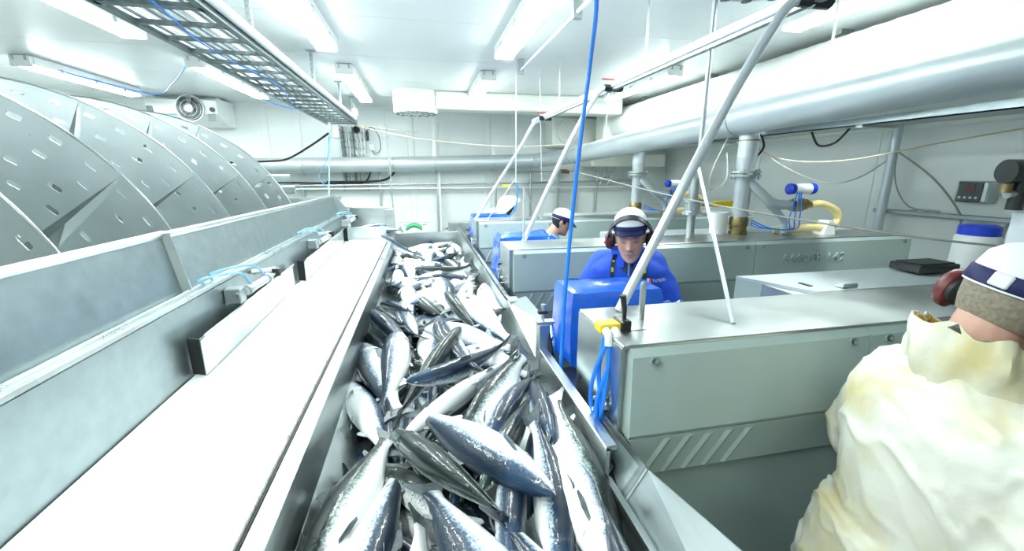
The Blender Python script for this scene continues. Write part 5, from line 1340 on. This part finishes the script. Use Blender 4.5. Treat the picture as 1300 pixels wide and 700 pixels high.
        for dz, k in ((-.012, 1.10), (-.008, 1.135), (.020, 1.14), (.024, 1.11)):
            r = []
            for q in range(40):
                a = 2 * PI * q / 40; x, y = head_point(a, .042, k); r.append(M @ Vector((x, y - .002, .042 + dz + .010 * math.cos(a))))
            rings.append(r)
        m_ = MB(); m_.loft(rings, caps=False); part(m_, 'cap_band', 'navy', cap)
        if clothes.get('brim', True):
            up_, lo_ = [], []
            for q in range(17):
                a = -1.15 + 2.3 * q / 16; x, y = head_point(a, .042, 1.10); e = clothes.get('brimlen', .058) * math.cos(a * 1.25) ** .7
                up_.append((x, y, .048 + .004)); lo_.append((x * (1 + e * 1.2), y + e, .044 - clothes.get('brimdrop', .030) * (e / clothes.get('brimlen', .058)) - .012 * abs(math.sin(a))))
            m_ = MB(); m_.loft([[M @ Vector(p) for p in up_], [M @ Vector(p) for p in lo_], [M @ (Vector(p) - Vector((0, 0, .006))) for p in lo_], [M @ (Vector(p) - Vector((0, 0, .008))) for p in up_]], caps=False, closed=False)
            part(m_, 'cap_peak', 'navy', cap)
        if clothes.get('buckle'):
            m_ = MB(); m_.box(-.020, .012, -.122, -.112, .026, .056, .003); me_ = m_.mesh('cap_buckle'); me_.transform(M @ Matrix.Rotation(R(clothes['buckle']), 4, 'Z')); me_.materials.append(MATS['cap_white']); inst('cap_buckle', me_, cap)
        M = M0
    if clothes.get('hair'):
        mb = MB()
        rings = []
        for i in range(9):
            z = clothes.get('hairlow', -.062); z = z + (.063 - z) * i / 8; r = []
            for q in range(40):
                a = 2 * PI * q / 40; k = 1.07 if math.cos(a) < -.15 else (1.045 if math.cos(a) < .35 and z > -.01 else .93)
                x, y = head_point(a, z, k); r.append(M @ Vector((x, y - .002, z)))
            rings.append(r)
        mb.loft(rings); part(mb, 'hair', clothes['hair'])
    # ---- ear defenders
    if clothes.get('muffs'):
        e = None
        for s in (1, -1):
            c = M @ Vector((s * .083, -.008, -.012)); ax = (M.to_3x3() @ Vector((s, -.08, 0))).normalized()
            m_ = MB(); m_.lathe([(.0, -.004), (.032, -.004), (.038, .004), (.037, .014), (.02, .016), (0, .016)], c, ax, 24); part(m_, 'ear_cushion', 'black_rubber')
            m_ = MB(); rings = []
            u = (M.to_3x3() @ Vector((0, 0, 1))).normalized(); w = ax.cross(u)
            for rr, hh in ((.036, .012), (.041, .016), (.041, .028), (.036, .040), (.024, .047), (.001, .049)):
                rings.append([c + ax * hh + u * (rr * 1.22 * math.cos(2 * PI * q / 24)) + w * (rr * .95 * math.sin(2 * PI * q / 24)) for q in range(24)])
            m_.loft(rings); cup = part(m_, 'ear_cup', 'earmuff_red')
            m_ = MB(); m_.ell(c + ax * .044 + u * -.012, (.012, .012, .012), None, 10, 6); part(m_, 'pivot', 'black_plastic', cup)
        pts = headband_arc(M, .112, .160, R(clothes.get('bandtilt', 20)), -.004)
        rings = []; wv = (M.to_3x3() @ Vector((0, 1, -math.tan(R(clothes.get('bandtilt', 20)))))).normalized()
        cc = M @ Vector((0, 0, 0))
        for p in pts:
            o_ = (p - cc).normalized(); rings.append([p - wv * .015, p + wv * .015, p + wv * .015 + o_ * .006, p - wv * .015 + o_ * .006])
        m_ = MB(); m_.loft(rings); part(m_, 'headband', 'black_rubber')
    return root, M, (front if clothes.get('top') else None), part, J

# ---- man at the near machine, facing the photographer, looking down at his work
J1 = dict(pelvis=(0, -.02, .93), chest=(0, .0, 1.30), neck=(0, .045, 1.515), head=(0, .125, 1.615), headrot=(-4, -12, 4), girth=.93,
          shr=(.152, .005, 1.44), shl=(-.152, .005, 1.44), elr=(.232, .05, 1.17), ell=(-.245, .07, 1.15), wrr=(.13, .29, 1.06), wrl=(-.19, .31, 1.02))
root, M, front, part, J = person('man in blue jacket with red ear defenders looking down behind the near machine', (1.12, 2.13, FLOOR), R(156), J1,
    dict(skin=(.60, .35, .27), brow=(.20, .14, .10), top='blue_jacket', loose=.006, fold=.008, ffreq=7, seed=3, cap=True, muffs=True, bandtilt=28, hair='hair_grey', stubble=True, vox=.011, brimlen=.028, brimdrop=.002, capz=.020))
n_ = Vector(J['neck'])
for s in (1, -1):     # stand collar leaves
    m_ = MB(); rg = []
    for i in range(9):
        a = .28 + (PI - .28) * i / 8
        c = Vector((s * .082 * math.sin(a), .030 + .078 * math.cos(a), 0))
        rg.append([n_ + c * 1.12 + Vector((0, 0, -.055)), n_ + c * 1.16 + Vector((0, 0, .03 + .012 * (1 - math.cos(a)) / 2)), n_ + c * 1.04 + Vector((0, 0, .035 + .012 * (1 - math.cos(a)) / 2)), n_ + c * 1.0 + Vector((0, 0, -.055))])
    m_.loft(rg); part(m_, 'collar', 'blue_jacket')
    m_ = MB(); m_.sheet([n_ + Vector((s * .008, .095, -.01)), n_ + Vector((s * .06, .075, .02)), n_ + Vector((s * .055, .10, -.05)), n_ + Vector((s * .012, .115, -.085))], .006); part(m_, 'shirt_collar', 'shirt_dark')
    # lanyard
    pts = [front(s * x, z, .005) for x, z in ((.072, 1.53), (.080, 1.49), (.084, 1.45), (.084, 1.39), (.080, 1.33), (.076, 1.27), (.072, 1.20))]
    m_ = MB(); m_.loft([[p - Vector((.011, 0, 0)), p + Vector((.011, 0, 0)), p + Vector((.011, .003, 0)), p + Vector((-.011, .003, 0))] for p in pts[:5]]); la = part(m_, 'lanyard', 'lanyard_black')
    m_ = MB(); m_.loft([[p - Vector((.012, 0, 0)), p + Vector((.012, 0, 0)), p + Vector((.012, .003, 0)), p + Vector((-.012, .003, 0))] for p in pts[4:]]); part(m_, 'lanyard_strap', 'lanyard_green', la)
    for q in range(3):
        p = pts[q + 1] + Vector((0, .004, 0)); m_ = MB(); m_.box(p.x - .006, p.x + .006, p.y - .001, p.y + .002, p.z - .014, p.z + .010); part(m_, 'lanyard_print', 'lanyard_green', la, 0)
    # plastic over-sleeves
    wr, el = Vector(J['wr' + ('r' if s > 0 else 'l')]), Vector(J['el' + ('r' if s > 0 else 'l')])
    mb = MB(); limb(mb, [el + (Vector(J['sh' + ('r' if s > 0 else 'l')]) - el) * .22, el, el.lerp(wr, .5), wr + (wr - el) * .05], [.098, .100, .092, .082, .070])
    sm_ = finalise(mb, .010, 1, folds(.011, 16, s)); sm_.materials.append(MATS['blue_sleeve']); inst('over_sleeve', sm_, root)
m_ = MB()
for q in range(7):
    p = front(0, 1.46 - .04 * q, .004); m_.box(p.x - .005, p.x + .005, p.y - .004, p.y + .002, p.z - .022, p.z + .022)
zp = part(m_, 'zip', 'steel_dull', root, 0)
p = front(.0, 1.42, .006); m_ = MB(); m_.box(-.006, .006, p.y, p.y + .008, p.z - .045, p.z); part(m_, 'zip_pull', 'white_print', zp)
# chest badge : red and white mark with small white lettering
p0 = front(-.105, 1.395, .004)
m_ = MB(); m_.box(-.112, -.096, p0.y, p0.y + .002, 1.385, 1.408); bd = part(m_, 'badge', 'white_print', root, 0)
m_ = MB(); m_.box(-.122, -.110, p0.y + .0015, p0.y + .003, 1.382, 1.405); part(m_, 'badge_mark', 'red_print', bd, 0)
for q in range(8):
    x = -.130 - q * .009; pp = front(x, 1.395, .004); m_ = MB()
    m_.box(x - .0032, x - .0012, pp.y, pp.y + .0015, 1.386, 1.403); m_.box(x - .0012, x + .0028, pp.y, pp.y + .0015, (1.400, 1.393, 1.386)[q % 3], (1.403, 1.396, 1.389)[q % 3])
    part(m_, 'badge_letter', 'white_print', bd, 0)

# ---- young man at the second machine, seen from the side, bending forward
J2 = dict(pelvis=(0, -.02, .93), chest=(0, .13, 1.19), neck=(0, .27, 1.345), head=(0, .385, 1.475), headrot=(-8, -22, 0),
          shr=(.19, .22, 1.29), shl=(-.19, .22, 1.29), elr=(.26, .32, 1.05), ell=(-.26, .32, 1.05), wrr=(.16, .56, 1.0), wrl=(-.16, .56, 1.0))
root, M, front, part, J = person('young man in blue shirt and white cap with navy peak bent over his work', (.96, 4.0, FLOOR), R(-96), J2,
    dict(skin=(.50, .31, .22), brow=(.02, .015, .015), top='blue_jacket', loose=.008, fold=.006, seed=9, cap=True, hair='hair_black', vox=.013))
n_ = Vector(J['neck'])
m_ = MB(); rg = []
for i in range(21):
    a = 2 * PI * i / 20; c = Vector((.085 * math.sin(a), .085 * math.cos(a), -.03 * math.cos(a)))
    rg.append([n_ + c * 1.02 + Vector((0, 0, -.02)), n_ + c * 1.10 + Vector((0, 0, .028)), n_ + c * 1.16 + Vector((0, 0, .02)), n_ + c * 1.12 + Vector((0, 0, -.025))])
m_.loft(rg, caps=False); part(m_, 'collar', 'pale_blue_hose')

# ---- hooded worker at the farthest machine
J3 = dict(pelvis=(0, -.05, .94), chest=(0, .10, 1.24), neck=(0, .28, 1.40), head=(0, .41, 1.51), headrot=(-8, -30, 0),
          shr=(.2, .22, 1.35), shl=(-.2, .22, 1.35), elr=(.28, .34, 1.02), ell=(-.28, .34, 1.02), wrr=(.16, .56, .98), wrl=(-.16, .56, .98))
root, M, front, part, J = person('worker in a white hooded coat with face hidden at the farthest machine', (.76, 5.75, FLOOR + .0), R(-95), J3,
    dict(skin=(.10, .075, .06), top='hood_white', loose=.02, fold=.008, seed=5, vox=.014, legs='trousers_white'))  # near-black skin colour stands in for the shade inside the hood
m_ = MB(); rg = []
for i in range(12):
    t = i / 11; yy = -.150 + .215 * t; rx = .118 * math.sin(PI * min(1, .10 + t * .48)); top_ = .158 * math.sin(PI * min(1, .12 + t * .46)); bot_ = -.17 * min(1, .55 + t)
    o_, n2 = [], []
    for q in range(19):
        a = -PI * .40 + (PI * 1.80) * q / 18
        o_.append(M @ Vector((rx * math.cos(a) * 1.05, yy + (.055 * math.sin(a) - .02) * t, (top_ if math.sin(a) > 0 else -bot_) * math.sin(a))))
    rg.append(o_ + [M @ (M.inverted() @ p * .93) for p in o_[::-1]])
m_.loft(rg); part(m_, 'hood', 'hood_white')

# ---- worker in the stained white coat, back turned, right edge
J4 = dict(pelvis=(0, .07, .95), chest=(0, .09, 1.27), neck=(0, .09, 1.515), head=(.0, .135, 1.665), headrot=(10, -18, 12), girth=1.0,
          shr=(.175, .09, 1.41), shl=(-.175, .09, 1.41), elr=(.265, .06, 1.13), ell=(-.29, .14, 1.13), wrr=(.24, .30, 1.02), wrl=(-.18, .40, 1.05))
root, M, front, part, J = person('worker in a stained white rain coat with red ear defenders, back turned', (1.13, .66, FLOOR), R(-102), J4,
    dict(skin=(.66, .40, .32), brow=(.3, .25, .2), top='coat_white', loose=.010, fn=creases, fold=.0085, ffreq=7.5, seed=21, cap=True, brim=True, muffs=True, bandtilt=12, hair='hair_grey', vox=.0085, skirt=.03, legs='trousers_white', buckle=12, hairlow=-.045))
n_ = Vector(J['neck'])
# collapsed hood behind the neck with its yellow lining
for nm, mm, k, dz in (('hood', 'coat_white', 1.0, 0), ('hood_lining', 'coat_lining', .93, -.006)):
    m_ = MB(); rg = []
    for i in range(9):
        t = i / 8; z = -.11 + .17 * t; rr = (.55 + .52 * math.sin(PI * (.15 + .55 * t))) * k
        ring = []
        for q in range(33):
            a = PI * .78 * (-1 + 2 * q / 32); wob = 1 + .10 * math.sin(5 * a + 4 * t) + .05 * math.sin(11 * a - 5 * t)
            ring.append(n_ + Vector((.115 * rr * wob * math.sin(a), -.015 - .095 * rr * wob * math.cos(a), z + .03 + dz + .022 * math.cos(a) * t + .010 * math.sin(7 * a) * t)))
        inner = [n_ + (p - n_) * .965 for p in ring[::-1]]
        rg.append(ring + inner)
    m_.loft(rg); part(m_, nm, mm, root, 60)
# front flap with snaps
pts = [front(.05, z, .004) for z in (1.47, 1.40, 1.30, 1.20, 1.10, 1.0)]
m_ = MB(); m_.loft([[p + Vector((-.045, -.004, 0)), p + Vector((.045, -.004, 0)), p + Vector((.04, .006, 0)), p + Vector((-.04, .006, 0))] for p in pts]); fl = part(m_, 'front_flap', 'coat_white')
for p in pts[:5]: m_ = MB(); m_.ell(p + Vector((.02, .007, -.02)), (.007, .004, .007), None, 10, 6); part(m_, 'snap', 'steel_dull', fl)
m_ = MB(); m_.lathe([(.072, 0), (.078, .0), (.076, .05), (.07, .05)], n_ + Vector((0, .01, -.02)), (0, .25, 1), 24, True); part(m_, 'inner_collar', 'navy')

# ================================================================== lift everything onto the floor at z = 0
for o in bpy.data.objects:
    if o.parent is None: o.location.z += EYE
bpy.context.view_layer.update()
